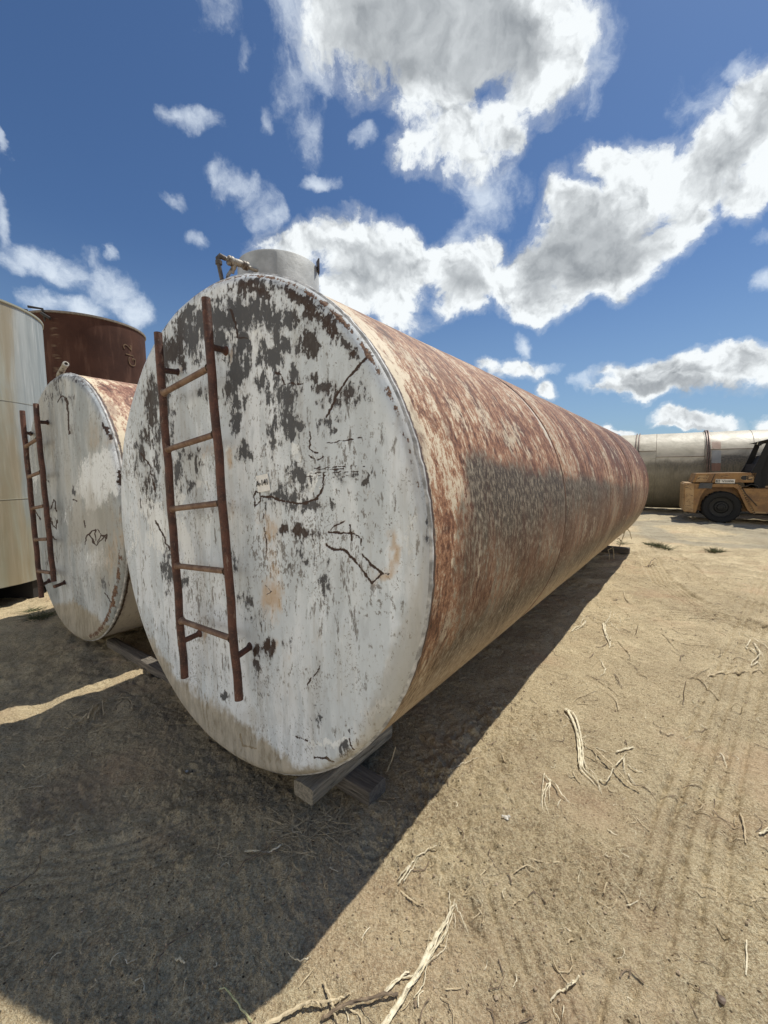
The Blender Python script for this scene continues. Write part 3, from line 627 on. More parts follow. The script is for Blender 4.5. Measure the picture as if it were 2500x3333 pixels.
# head frame helper: x=u, y=along, z=v+R
def add_ladder(t, R, off, Lu, Ru, Ltop, Lbot, Rtop, Rbot, rungs, stand, rs, rr_):
    def on(ends, v):  # u at height v on the stile line
        (u0, v0), (u1, v1) = ends; return u0 + (u1 - u0) * (v - v0) / (v1 - v0)
    y = -off
    mb = MB()
    L0 = (on(Lu, Ltop), Ltop); L1 = (on(Lu, Lbot), Lbot); R0 = (on(Ru, Rtop), Rtop); R1 = (on(Ru, Rbot), Rbot)
    lad = empty('ladder', (0, 0, 0)); lad.parent = t
    for a, b, yo in ((L0, L1, 0), (R0, R1, 0)):
        mb = MB(); n = 16
        pts = [(a[0] + (b[0] - a[0]) * i / n + .003 * math.sin(i * 1.3), y + .002 * math.cos(i * 2.1), R + a[1] + (b[1] - a[1]) * i / n) for i in range(n + 1)]
        mb.tube(pts, rs, 16, cap=False)
        mb.tube(pts, rs * .82, 16, cap=False)
        for e in (0, -1):
            c = Vector(pts[e]); d = Vector((b[0] - a[0], 0, b[1] - a[1])).normalized() * (.0005 if e == 0 else -.0005)
            mb.lathe([(rs, 0), (rs * .82, 0)], c, (b[0] - a[0], 0, b[1] - a[1]), 16)
        mb.build('stile', M_pipe, lad)
    for vl, vr in rungs:
        mb = MB(); a = (on(Lu, vl), y, R + vl); b = (on(Ru, vr), y, R + vr)
        mb.tube([a, b], rr_, 12)
        for e, s_ in ((a, 1), (b, -1)):
            e = Vector(e); d = (Vector(b) - Vector(a)).normalized() * s_
            mb.lathe([(rr_ * 1.45, rs * .9), (rr_ * 1.2, rs * 1.25), (rr_ * .98, rs * 1.5)], e, d, 12)
        mb.build('rung', M_rung, lad)
    for (su, sv), side in stand:
        mb = MB(); e = Lu if side == 'L' else Ru
        mb.tube([(on(e, sv), y, R + sv), (su, -.028, R + sv + .01)], rr_, 12)
        mb.lathe([(rr_ * 1.6, 0), (rr_ * 1.3, .008), (rr_, .014)], (su, -.04, R + sv + .01), (0, -1, 0), 12)
        mb.build('standoff', M_pipe, lad)
    return lad
# stiles in the plane 0.14 m in front of the plate
add_ladder(T1, 1.22, .145, [(-.318, 1.009), (-.214, -.791)], [(.138, 1.067), (.282, -.746)], 1.012, -.797, 1.072, -.752,
           [(.706, .772), (.418, .474), (.11, .163), (-.19, -.151), (-.484, -.468)],
           [((.118, .862), 'R'), ((-.325, .826), 'L'), ((-.232, -.60), 'L'), ((.236, -.553), 'R')], .0195, .0145)
# paper label stuck on the head
def sticker(t, R):
    mb = MB(); cs = [(.326, .284), (.415, .297), (.428, .222), (.341, .210)]
    n = 10; vs = []; fs = []
    for i in range(n + 1):
        for j in range(n + 1):
            a = i / n; b = j / n
            u = (cs[0][0] * (1 - a) + cs[1][0] * a) * (1 - b) + (cs[3][0] * (1 - a) + cs[2][0] * a) * b
            v = (cs[0][1] * (1 - a) + cs[1][1] * a) * (1 - b) + (cs[3][1] * (1 - a) + cs[2][1] * a) * b
            vs.append((u, -.046 - .0035 * abs(mnoise.noise(Vector((u * 90, v * 25, 1)))), v + R))
    for i in range(n):
        for j in range(n): fs.append((i * (n + 1) + j, (i + 1) * (n + 1) + j, (i + 1) * (n + 1) + j + 1, i * (n + 1) + j + 1))
    mb.add(vs, fs); p = mb.build('paper_label', simple('creased_white_paper', (.86, .86, .84), .5, var=.08, scale=40), t)
    p['label'] = 'creased white paper label with handwritten A-141'
    cu = bpy.data.curves.new('handwriting', 'FONT'); cu.body = 'A-141'; cu.size = .036; cu.align_x = 'CENTER'; cu.extrude = .0004; cu.offset = .0006
    ob = bpy.data.objects.new('handwriting', cu); col.objects.link(ob)
    bpy.context.view_layer.update(); dg = bpy.context.evaluated_depsgraph_get()
    me = bpy.data.meshes.new_from_object(ob.evaluated_get(dg)); bpy.data.objects.remove(ob)
    me.materials.clear(); me.materials.append(M_dark)
    o = bpy.data.objects.new('handwriting', me); col.objects.link(o); o.parent = p
    o.rotation_euler = (R_(90), 0, 0); o.location = (.378, -.0512, 1.22 + .243)
    o.rotation_euler = (R_(90), R_(-8), 0)
sticker(T1, 1.22)
# manway collar with lid, lugs and vent valve
def manway(t, R):
    a, rm = .400, .222
    mb = MB(); mb.lathe([(rm, 1.10), (rm, 1.432), (rm - .004, 1.438), (rm - .010, 1.432), (rm - .010, 1.12)], (-.018, a, R), (0, 0, 1), 96)
    mw = mb.build('manway', M_grey_paint, t)
    mb = MB(); mb.lathe([(.001, 1.434), (rm * .55, 1.432), (rm * .62, 1.428), (rm * .6, 1.405), (rm - .011, 1.40)], (-.012, a, R), (0, 0, 1), 64); mb.build('lid', M_grey_paint, mw)
    for k, (dx, dy) in enumerate(((.155, .135), (.185, .105))):
        mb = MB(); mb.box((dx, a + dy, R + 1.44), (.045, .006, .06), rz=-.5); mb.build('hinge_lug', M_steel, mw)
    mb = MB()
    mb.tube([(.06, a - .2, R + 1.335), (.02, .035, R + 1.345)], .0095, 14)
    mb.build('vent_pipe', M_valve, mw)
    mb = MB()
    ax = Vector((-.25, -1, .02))
    for yy, rd, hh in ((.135, .021, .014), (.062, .023, .014)):
        xx = .02 + (.06 - .02) * (yy - .035) / .165
        mb.lathe([(.008, -hh), (rd * .9, -hh), (rd, -hh * .6), (rd, -.002), (rd * .8, 0), (rd, .002), (rd, hh * .6), (rd * .9, hh), (.008, hh)], (xx, yy, R + 1.341), ax, 18)
    mb.lathe([(.012, -.03), (.016, -.015), (.017, 0), (.016, .02), (.012, .03)], (.038, .10, R + 1.342), ax, 16)
    mb.lathe([(.012, 0), (.014, .01), (.013, .026), (.009, .034), (.009, .05), (.002, .052)], (.032, .082, R + 1.338), (-.35, -.1, -1), 14)
    mb.tube([(.02, .075, R + 1.31), (.012, .055, R + 1.275), (.018, .045, R + 1.245)], .008, 10)
    mb.build('valve_body', M_valve, mw)
    mb = MB(); mb.tube([(.02, .04, R + 1.345), (.012, .015, R + 1.35), (.008, .006, R + 1.338), (.012, .008, R + 1.30), (.022, .02, R + 1.21)], [.011, .013, .012, .010, .010], 14)
    mb.lathe([(.010, 0), (.016, .004), (.016, .02), (.010, .024)], (.010, .008, R + 1.305), (0, 0, 1), 14)
    mb.build('elbow_pipe', M_steel, mw)
manway(T1, 1.22)

# ------------------------------------------------------------------ TANK 2 (left, smaller)
K3 = .4971; O3 = (0, 900)
def fields2(u, v, rad, PX, PY):
    f = {}
    f['chip'] = blob_field(PX, PY, [(475,1430,12,28,0,1.1),(365,700,22,70,0,.7),(560,660,40,40,30,.65),(500,680,60,30,0,.5),(300,1330,12,10,0,.8),(330,1620,14,20,0,.6),(420,790,50,20,0,.5),(310,800,20,60,0,.5),(340,1860,20,40,0,.6),(690,2000,40,40,0,.5)], K3, *O3)
    f['brownchip'] = f['chip'] * 0
    f['white'] = blob_field(PX, PY, [(640,1330,105,150,20),(700,1250,60,80),(590,1480,40,60,0,.8),(230,1340,40,90,0,.55),(440,1560,40,140,0,.45),(640,1850,120,100,0,.55),(780,1300,25,250,-8,.7),(480,1000,30,120,0,.4)], K3, *O3)
    line = np.interp(PX, [130, 178, 230, 280, 320, 350, 380], [2010, 1962, 1945, 1972, 2004, 2036, 2080])
    f['dirt'] = sst(PY - line + 10 * fbm(PX * .03, PY * .03, 3), -18, 34)
    f['rust'] = blob_field(PX, PY, [(640,1060,50,90,0,.6),(720,1850,60,120,0,.45),(350,1060,14,60,0,.5),(760,1700,40,200,0,.5)], K3, *O3)
    f['grime'] = blob_field(PX, PY, [(620,1620,130,170,0,1),(610,1060,60,110,0,.7),(700,1850,100,200,0,.7),(300,950,120,300,0,.5),(400,1350,150,400,0,.35)], K3, *O3)
    sc = [(2.5,[(375,820),(382,790),(400,785),(415,805)]),(4,[(425,795),(440,880),(447,960),(452,1030)]),(2.5,[(550,1640),(548,1600)]),(3,[(555,1755),(562,1700),(600,1668),(625,1660)]),(3,[(575,1690),(600,1720),(625,1762),(690,1700)]),(2.5,[(625,1660),(622,1730)]),(3,[(635,1740),(660,1700),(700,1692),(692,1735)]),(2.5,[(640,1655),(665,1690)]),
          (3,[(330,1520),(345,1460),(358,1490),(365,1535)]),(3,[(318,1575),(345,1620),(370,1655)]),(3,[(368,1600),(368,1650)]),(3,[(325,1690),(368,1722)]),(2,[(215,1500),(240,1560),(262,1595)]),(2.5,[(650,955),(675,1005),(698,1065)]),(2.5,[(748,1270),(770,1390)]),(2.5,[(470,1460),(500,1470)]),(2,[(690,2070),(730,2140)])]
    f['scratch'] = line_field(PX, PY, sc, 2.5, K3, *O3)
    ang = np.degrees(np.arctan2(v, u))
    f['rim'] = np.exp(-((rad - 1.065) / .03) ** 2) * (.15 + .85 * (1 - sst(ang, -25, 15)) * sst(ang, -85, -65)) * .95 + .35 * np.exp(-((rad - 1.085) / .01) ** 2) * sst(ang, -20, 60)
    return f
def sh2(x, th):
    pale = np.exp(-(x / .12) ** 2) * .5 + .7 * np.exp(-((th - 68) / 3.5) ** 2) + .55 * np.exp(-((th - 30) / 16) ** 2) - .12 * sst(th, 80, 95)
    return {'soot': .5 * np.exp(-((th + 5) / 6) ** 2) * 0, 'pale': pale, 'dirt': sst(-th, 35, 60), 'band': 1.0 * sst(-th, 18, 30) * (1 - sst(-th, 55, 75)), 'rim': np.exp(-((x - .02) / .015) ** 2) * .7}
M_head2 = mat('chalky_grey_white_paint', head_mat(11.0, (.55, .585, .60), (.36, .40, .42), .8))
M_shell2 = mat('pink_rust_cream_paint', shell_mat(6.0, (.72, .62, .44), (.24, .11, .072), (.42, .25, .16)))
T2 = make_tank('storage_tank', (-2.6334, 3.461, 1.283), 1.10, 7.3, 9.0, H2, fields2, sh2, (M_head2, M_shell2, M_weld, M_rear),
               'second horizontal tank, left of the near one, with chalky muddy grey white end', seams=(1.8, 3.6), n_head=300, el=-.011)
add_ladder(T2, 1.10, .13, [(-.627, .852), (-.459, -.808)], [(-.219, .873), (-.075, -.60)], .852, -.808, .873, -.60,
           [(.539, .595), (.272, .318), (-.01, .036), (-.288, -.243), (-.57, -.528)],
           [((-.285, .725), 'R'), ((-.80, .66), 'L'), ((-.126, -.644), 'R'), ((-.565, -.70), 'L')], .020, .0145)
def tank2_fittings(t, R):
    mb = MB()
    mb.tube([(-.13, .03, R + 1.03), (-.125, .02, R + 1.085), (-.08, .01, R + 1.12), (.09, .0, R + 1.165)], [.024, .028, .022, .019], 12)
    mb.lathe([(.022, 0), (.022, .03), (.012, .032)], (.085, .0, R + 1.163), (.8, 0, .25), 12)
    mb.build('vent_lever', M_valve, t)
    mb = MB(); mb.tube([(-.16, .04, R + 1.04), (-.22, .03, R + 1.065), (-.32, .02, R + 1.075), (-.365, .02, R + 1.055), (-.37, .02, R + 1.02)], [.02, .019, .02, .021, .022], 14); mb.build('vent_elbow', simple('galvanised_elbow', (.38, .39, .38), .45, .4), t)
tank2_fittings(T2, 1.10)
T2.scale = (1.082,) * 3; T2.location = (-2.6334 * 1.082, 3.461 * 1.082, 1.6 + (.183 - 1.6) * 1.082)

# ------------------------------------------------------------------ vertical tanks
def vcyl(name, C, R, z0, z1, material, parent, seg=120, nz=40, th0=0):
    th = np.linspace(0, 2 * np.pi, seg + 1); zs = np.linspace(z0, z1, nz); TT, ZZ = np.meshgrid(th, zs, indexing='ij')
    rr = R + .004 * fbm(TT * 3, ZZ * .8, 2)
    P = np.stack([rr * np.cos(TT + th0), rr * np.sin(TT + th0), ZZ], -1)
    return grid_mesh(name, P, material, parent, uv=np.stack([TT * R, ZZ], -1))
def galvan(g):
    uv = g.uv(); s = g.map(uv, (1, .06, 1)); a = g.noise(s, 7, 6, .62); b = g.noise(s, 28, 5, .62); c0 = g.noise(uv, 1.1, 4, .6); d0 = g.noise(g.map(uv, (1, .12, 1)), 3, 5, .6, .5)
    c = g.mix(g.ss(a, .38, .62), (.27, .295, .285), (.40, .42, .40))
    c = g.mix(g.math('MULTIPLY', g.ss(b, .52, .66), .35), c, (.60, .61, .58))
    at = g.n('ShaderNodeSeparateXYZ'); g.put(at, 0, uv)
    low = g.ss(at.outputs[1], 1.9, .8)
    lft = g.ss(at.outputs[0], 4.45, 3.95)
    st = g.math('MAXIMUM', lft, g.math('MULTIPLY', low, .75))
    k = g.ss(g.math('ADD', st, g.math('MULTIPLY_ADD', d0, 2.4, -1.35)), .1, .9)
    c = g.mix(g.math('MULTIPLY', k, .68), c, g.mix(g.ss(d0, .42, .62), (.36, .345, .23), (.31, .235, .115)))
    c = g.mix(g.math('MULTIPLY', g.ss(c0, .55, .7), .4), c, (.28, .30, .28))
    return {'Base Color': c, 'Roughness': .5, 'Metallic': .15, 'Normal': g.bump(g.noise(uv, 1.4, 2), .03, .5)}
M_galv = mat('streaked_galvanised_steel', galvan)
def grey_tank():
    t = empty('vertical_tank', (-5.5, 5.2, 0)); tag(t, 'pale grey vertical steel tank with ochre rust streaks at the far left edge', 'storage tank')
    z0, z1, R = .24, 3.58, 1.1
    vcyl('shell', None, R, z0, z1, M_galv, t, th0=R_(-43.4 - 180))
    mb = MB(); mb.lathe([(R + .004, z1 - .03), (R + .014, z1 - .02), (R + .014, z1), (R, z1 + .004), (.01, z1 + .12)], (0, 0, 0), (0, 0, 1), 96); mb.build('roof', M_galv, t)
    mb = MB()
    for z in (2.43, 1.275):
        mb = MB(); mb.lathe([(R - .01, z - .005), (R + .0045, z - .002), (R + .0045, z + .002), (R - .01, z + .005)], (0, 0, 0), (0, 0, 1), 96); mb.build('weld_seam', M_galv, t)
    mb = MB(); mb.lathe([(R, z0 + .004), (R - .03, z0 - .004), (.01, z0 - .004)], (0, 0, 0), (0, 0, 1), 96); mb.build('floor_plate', M_dark, t)
    for k in range(3):
        mb = MB(); mb.box((0, -.65 + .65 * k, .115), (2.1, .12, .23), rz=0); mb.build('skid_beam', M_dark, t)
    # cone-roofed neighbour just showing past its edge
    c = empty('vertical_tank', (-7.1, 8.1, 0)); tag(c, 'light grey cone topped tank, only its sloping roof edge showing between grey and brown tanks', 'storage tank')
    vcyl('shell', None, 1.0, .1, 2.2, M_galv, c)
    mb = MB(); mb.lathe([(1.04, 2.18), (1.04, 2.21), (.12, 3.9), (.10, 3.98), (.01, 4.0)], (0, 0, 0), (0, 0, 1), 96); mb.build('cone_roof', simple('pale_cone_paint', (.50, .53, .52), .5), c)
grey_tank()
def brown_fn(g):
    uv = g.uv(); o = g.obj(); a = g.noise(o, .9, 5, .6); b = g.noise(g.map(uv, (1, .15, 1)), 5, 5, .6); c2 = g.noise(o, 9, 5, .6)
    c = g.mix(g.ss(a, .35, .65), (.045, .019, .013), (.075, .033, .022)); c = g.mix(g.math('MULTIPLY', g.ss(b, .5, .7), .4), c, (.16, .085, .06)); c = g.mix(g.math('MULTIPLY', g.ss(c2, .55, .7), .3), c, (.06, .03, .022))
    sp = g.n('ShaderNodeSeparateXYZ'); g.put(sp, 0, uv)
    col_ = g.math('MULTIPLY', g.ss(g.math('ABSOLUTE', g.math('SUBTRACT', sp.outputs[0], 7.75)), .15, .02), g.ss(g.noise(g.map(uv, (1, 6, 1)), 2.4, 3, .6), .5, .66))
    c = g.mix(g.math('MULTIPLY', col_, .35), c, (.33, .25, .17))
    return {'Base Color': c, 'Roughness': .75, 'Specular IOR Level': .2, 'Normal': g.bump(c2, .004, .5)}
M_brown = mat('dark_red_brown_primer', brown_fn)
M_chalk = simple('ochre_paint_marks', (.135, .080, .040), .7, var=.4, scale=6)
def text_mesh(body, size, material, name, extr=.002, off=0.0):
    cu = bpy.data.curves.new(name, 'FONT'); cu.body = body; cu.size = size; cu.align_x = 'CENTER'; cu.align_y = 'CENTER'; cu.extrude = extr; cu.offset = off
    ob = bpy.data.objects.new(name, cu); col.objects.link(ob); bpy.context.view_layer.update()
    me = bpy.data.meshes.new_from_object(ob.evaluated_get(bpy.context.evaluated_depsgraph_get())); bpy.data.objects.remove(ob)
    me.materials.clear(); me.materials.append(material)
    o = bpy.data.objects.new(name, me); col.objects.link(o); return o
def brown_tank():
    cx, cy, R, z1 = -9.31, 13.54, 1.6, 6.01
    t = empty('vertical_tank', (cx, cy, 0)); tag(t, 'tall dark brown vertical tank marked G12 behind the second white tank', 'storage tank')
    z0 = 3.2; zt = 4.5
    vcyl('shell', None, R, z0, z1, M_brown, t)
    mb = MB(); mb.lathe([(R + .003, z1 - .05), (R + .03, z1 - .04), (R + .03, z1 + .01), (R, z1 + .012), (.01, z1 + .1)], (0, 0, 0), (0, 0, 1), 96); mb.build('roof_rim', simple('pale_rim', (.22, .19, .16), .6), t)
    mb = MB(); mb.lathe([(R, z0 + .003), (.75, z0 - .5), (.3, z0 - 1.4), (.2, z0 - 1.9)], (0, 0, 0), (0, 0, 1), 72); mb.build('cone_bottom', M_brown, t)
    for k in range(4):
        a = R_(20 + 90 * k); mb = MB(); mb.tube([(math.cos(a) * 1.5, math.sin(a) * 1.5, 0), (math.cos(a) * 1.5, math.sin(a) * 1.5, z0 + .2)], .09, 10); mb.build('leg', M_dark, t)
    # handwriting running up the side, wrapped on the curved plate
    def wrap(o, th0, zc, rot):
        me = o.data
        for v in me.vertices:
            x, y = v.co.x, v.co.y
            X, Y = x * math.cos(rot) - y * math.sin(rot), x * math.sin(rot) + y * math.cos(rot)
            th = th0 + X / R; rr = R + .014 + v.co.z
            v.co = (rr * math.cos(th), rr * math.sin(th), zc + Y)
    # angle of the visible face: towards camera
    th_face = math.atan2(-cy, -cx)
    for body, th, zc in (('G', th_face + .77, zt + .45), ('1', th_face + .72, zt + .64), ('2', th_face + .68, zt + .86)):
        o = text_mesh(body, .42, M_chalk, 'painted_mark', .004, -.006); wrap(o, th, zc, R_(90)); o.parent = t
    # brackets on the rim
    for k, dth in enumerate((-.93, -.62)):
        a = th_face + dth; mb = MB(); p = Vector((math.cos(a) * R, math.sin(a) * R, z1)); q = Vector((math.cos(a), math.sin(a), 0))
        mb.tube([p - q * .05 + Vector((0, 0, -.35)), p + q * .05 + Vector((0, 0, .03)), p + q * .04 + Vector((-.3, -.12, .05))], .035, 8)
        mb.tube([p + q * .1 + Vector((0, 0, -.1)), p + q * .12 + Vector((.25, 0, -.25))], .04, 8)
        mb.build('rim_bracket', M_dark, t)
brown_tank()

# ------------------------------------------------------------------ background tank
M_redp = simple('faded_red_patch', (.30, .11, .07), .7, var=.4); 
def bg_mat(g):
    uv = g.uv(); s = g.map(uv, (1, .25, 1)); a = g.noise(s, 5, 6, .62, .4); b = g.noise(uv, 18, 5, .65); c0 = g.noise(uv, 2.0, 5, .65, .6); fine = g.noise(g.map(uv, (1, .15, 1)), 24, 4, .6)
    gr = g.attr('soot'); dirt = g.attr('dirt')
    c = g.mix(g.ss(c0, .38, .64), (.50, .46, .37), (.40, .37, .29)); c = g.mix(g.math('MULTIPLY', g.ss(b, .56, .7), .4), c, (.30, .26, .2))
    k = g.ss(g.math('ADD', gr, g.math('MULTIPLY_ADD', g.math('ADD', g.math('MULTIPLY', a, .4), g.math('MULTIPLY', c0, .6)), 1.8, -1.0)), .0, 1.0)
    c = g.mix(g.math('MULTIPLY', k, .9), c, g.mix(g.ss(b, .4, .62), (.045, .042, .036), (.13, .115, .09)))
    k2 = g.ss(g.math('ADD', dirt, g.math('MULTIPLY_ADD', fine, 1.2, -.6)), .2, .8)
    c = g.mix(g.math('MULTIPLY', k2, .75), c, g.mix(g.ss(fine, .4, .6), (.075, .066, .043), (.15, .13, .088)))
    rd = g.ss(g.math('ADD', g.attr('red'), g.math('MULTIPLY_ADD', b, 1.2, -.6)), .4, .6); c = g.mix(g.math('MULTIPLY', rd, .55), c, (.26, .11, .075))
    bl = g.ss(g.math('ADD', g.attr('blue'), g.math('MULTIPLY_ADD', b, 1.2, -.6)), .4, .6); c = g.mix(g.math('MULTIPLY', bl, .7), c, (.30, .32, .33))
    return {'Base Color': c, 'Roughness': .5, 'Specular IOR Level': .4, 'Normal': g.bump(g.noise(uv, 2.3, 3), .04, .5)}
M_bg = mat('grimy_cream_paint', bg_mat)
def bg_tank():
    C = Vector((10.37, 16.45, 0)); R = 1.421; zc = .10 + R
    # local x runs along -A (to the right), local -y faces the camera
    t = empty('storage_tank', C, (0, 0, math.atan2(-.533, .846))); tag(t, 'long grimy cream horizontal tank with dark ring flanges behind the forklift', 'storage tank')
    xs = np.linspace(-5.2, 9.0, 420); th = np.linspace(-np.pi, np.pi, 181); XX, TT = np.meshgrid(xs, th, indexing='ij')
    # theta 0 = facing camera (-y), 90 = top
    rr = R + .008 * fbm(XX * 1.2, np.cos(TT) * 2, 3)
    P = np.stack([XX, -rr * np.cos(TT), zc + rr * np.sin(TT)], -1)
    thd = np.degrees((TT + np.pi) % (2 * np.pi) - np.pi)
    soot = 1.1 * np.exp(-((XX - 2.35) / .5) ** 2 - ((thd - 14) / 12) ** 2) + .55 * np.exp(-((thd - 11) / 8) ** 2) * sst(XX, -.3, .2) + .5 * np.exp(-((thd - 5) / 8) ** 2) + .6 * np.exp(-((XX - 2.9) / .35) ** 2 - ((thd - 6) / 18) ** 2)
    dirt = sst(25 - thd, 0, 25) * .8 * (thd > -120)
    def rect(x0, x1, t0, t1): return sst(XX, x0 - .02, x0 + .02) * (1 - sst(XX, x1 - .02, x1 + .02)) * sst(thd, t0 - 1, t0 + 1) * (1 - sst(thd, t1 - 1, t1 + 1))
    red = rect(1.85, 2.1, 32, 46) + rect(1.85, 2.1, 0, 10.5); blue = rect(1.85, 2.1, 11, 30)
    grid_mesh('shell', P, M_bg, t, attrs={'soot': soot, 'dirt': dirt, 'red': red, 'blue': blue}, uv=np.stack([XX, TT * R], -1))
    for x, w, h, n in ((-.35, .07, .05, 2), (1.76, .05, .07, 2), (4.4, .05, .07, 2), (-3.0, .06, .05, 2)):
        mb = MB()
        for k in range(n):
            xo = x + (k - .5) * w * 1.3
            mb.lathe([(R - .02, -.014), (R + h, -.014), (R + h, .014), (R - .02, .014)], (xo, 0, zc), (1, 0, 0), 120)
        mb.build('ring_flange', simple('rusty_flange', (.14, .085, .065), .45, .3, var=.5), t)
    mb = MB()
    for x in (.25, 1.66, 2.97): mb.lathe([(R - .01, -.012), (R + .009, -.004), (R + .009, .004), (R - .01, .012)], (x, 0, zc), (1, 0, 0), 120)
    for x0, x1, td in ((-.3, .25, 31), (.25, 1.68, 21), (1.82, 2.97, 31.5), (2.97, 4.3, 20), (-2.9, -.4, 22)):
        a = R_(td); mb.tube([(x0, -(R + .002) * math.cos(a), zc + (R + .002) * math.sin(a)), (x1, -(R + .002) * math.cos(a), zc + (R + .002) * math.sin(a))], .016, 8)
    mb.build('weld_seam', simple('dark_weld', (.16, .13, .10), .6), t)
    mb = MB()
    for x, s_ in ((-5.2, -1), (9.0, 1)):
        mb = MB(); mb.lathe([(R, 0), (R - .05, .06 * s_), (R * .6, .2 * s_), (.01, .26 * s_)], (x, 0, zc), (1, 0, 0), 96); mb.build('end_head', M_bg, t)
    for x in (-4.2, -1.2, 1.4, 4.0, 7.2):
        mb = MB(); mb.box((x, 0, .07), (.2, 1.6, .16)); mb.build('support_block', M_dark, t)
bg_tank()

# ------------------------------------------------------------------ forklift
def yellow(g):
    o = g.obj(); a = g.noise(o, 3.5, 6, .65); b = g.noise(o, 30, 5, .7); c0 = g.noise(g.map(o, (.5, 1, 1.6)), 9, 6, .7, .8); vd = g.noise(o, 9, 6, .62, 1.5)
    c = g.mix(g.ss(a, .4, .62), (.27, .145, .046), (.17, .088, .032)); c = g.mix(g.math('MULTIPLY', g.ss(c0, .55, .66), .7), c, (.20, .095, .04))
    c = g.mix(g.ss(vd, .66, .70), c, (.055, .038, .028)); c = g.mix(g.math('MULTIPLY', g.ss(b, .58, .7), .5), c, (.52, .36, .2))
    return {'Base Color': c, 'Roughness': .55, 'Normal': g.bump(b, .004, .6)}
M_yel = mat('worn_orange_yellow_paint', yellow)
def yellow2(g):
    o = g.obj(); a = g.noise(o, 3.5, 6, .65); vd = g.noise(g.map(o, (.6, 1, 1.6)), 12, 6, .68, 1.2)
    c = g.mix(g.ss(a, .4, .62), (.38, .25, .12), (.28, .17, .075)); c = g.mix(g.ss(vd, .56, .60), c, (.09, .055, .03))
    return {'Base Color': c, 'Roughness': .6, 'Normal': g.bump(vd, .01, .6)}
M_yel2 = mat('peeling_counterweight_paint', yellow2)
M_tire = simple('dusty_black_rubber', (.009, .009, .009), .85, scale=20); M_rim = simple('black_wheel_rim', (.013, .013, .013), .6, .2)
M_cab = simple('dark_cab_paint', (.005, .0055, .007), .8); M_pl = simple('white_plate', (.62, .60, .55), .5, var=.15); M_lens = simple('amber_lens', (.42, .38, .25), .3)
def forklift():
    t = empty('forklift', (9.93364713, 12.17489702, 0), (0, 0, math.atan2(-.533, .846))); tag(t, 'worn orange yellow forklift truck with black wheels and dark cab at right edge', 'forklift')
    side = [(-.87, .31), (-.90, .55), (-.92, 1.16), (.33, 1.155), (.36, 1.11), (.42, .98), (.72, .33), (.66, .33), (.58, .42), (.33, 1.0), (.25, 1.06), (-.30, 1.06), (-.43, .96), (-.52, .74), (-.56, .5), (-.60, .28), (-.62, .275)]
    Wd = 1.75
    mb = MB(); mb.prism(side, 0, .28); mb.prism(side, Wd - .28, Wd); mb.prism([(-.86, .32), (-.90, 1.15), (.32, 1.145), (.40, 1.0), (.70, .35)], .3, Wd - .3); mb.build('body', M_yel, t, smooth=False, bevel=.008)
    mb = MB(); mb.prism([(-.935, 1.17), (-.92, .30), (-.64, .27), (-.655, 1.17)], -.012, Wd + .012); mb.build('counterweight', M_yel2, t, smooth=False, bevel=.03)
    mb = MB(); mb.prism([(.42, 1.035), (2.55, 1.035), (2.6, .35), (.76, .325)], .02, .4); mb.prism([(.42, 1.035), (2.55, 1.035), (2.6, .35), (.76, .325)], Wd - .4, Wd - .02); mb.prism([(.42, .9), (2.5, .9), (2.5, .45), (.76, .4)], .39, Wd - .39); fr = mb.build('side_frame', M_yel, t, smooth=False, bevel=.012)
    mb = MB(); mb.box((1.16, .012, .93), (.26, .012, .035)); mb.build('decal', M_pl, fr)
    mb = MB(); mb.box((1.3, .008, .36), (1.1, .03, .05)); mb.build('step', M_yel2, fr, bevel=.004)
    # ribbed edge strip down the fender
    mb = MB()
    for i in range(14):
        k = i / 13; mb.tube([(.35 + .36 * k, -.018, 1.12 - .79 * k), (.39 + .36 * k, -.018, 1.10 - .79 * k)], .016, 8)
    mb.build('edge_tread', M_yel2, t)
    # hood
    mb = MB(); mb.prism([(-.28, 1.19), (-.73, 1.19), (-.645, 1.46), (.74, 1.487), (.68, 1.205)], .06, Wd - .06); hd = mb.build('hood', M_yel, t, smooth=False, bevel=.012)
    mb = MB(); mb.prism([(-.66, 1.20), (-.60, 1.40), (-.33, 1.40), (-.40, 1.20)], .045, .065); mb.build('rear_panel', M_yel2, hd, smooth=False, bevel=.004)
    mb = MB(); mb.tube([(-.28, .055, 1.20), (-.20, .055, 1.455)], .009, 6); mb.build('panel_seam', M_dark, hd)
    mb = MB()
    prof = [(.45 + .07 * math.cos(a), 1.337 + .07 * math.sin(a)) for a in [math.pi / 2 + i * math.pi / 10 for i in range(11)]] + [(.60 + .07 * math.cos(a), 1.337 + .07 * math.sin(a)) for a in [-math.pi / 2 + i * math.pi / 10 for i in range(11)]]
    prof = prof[::1]
    mb.prism(prof, .052, .09); vt = mb.build('hood_vent', M_dark, hd, smooth=False)
    mb = MB(); mb.tube([(x, .05, z) for x, z in prof + prof[:1]], .008, 6, cap=False); mb.box((.52, .05, 1.337), (.012, .014, .13)); mb.box((.60, .045, 1.337), (.10, .012, .075)); mb.build('vent_frame', M_yel2, vt)
    mb = MB(); mb.box((.03, .035, 1.375), (.20, .03, .022)); mb.build('hood_handle', M_yel2, hd, bevel=.004)
    mb = MB(); mb.box((.04, .045, 1.235), (.445, .02, .118)); pl = mb.build('name_plate', M_pl, hd, bevel=.003)
    o = text_mesh('V200B', .088, M_dark, 'plate_lettering', .001, .0015); o.scale = (1.15, .85, 1); o.rotation_euler = (R_(90), 0, 0); o.location = (.10, .0325, 1.232); o.parent = pl
    # square emblem: dark square with a pale split letter C
    mb = MB(); mb.box((-.128, .0335, 1.235), (.085, .004, .085)); em = mb.build('plate_emblem', M_dark, pl)
    mb = MB()
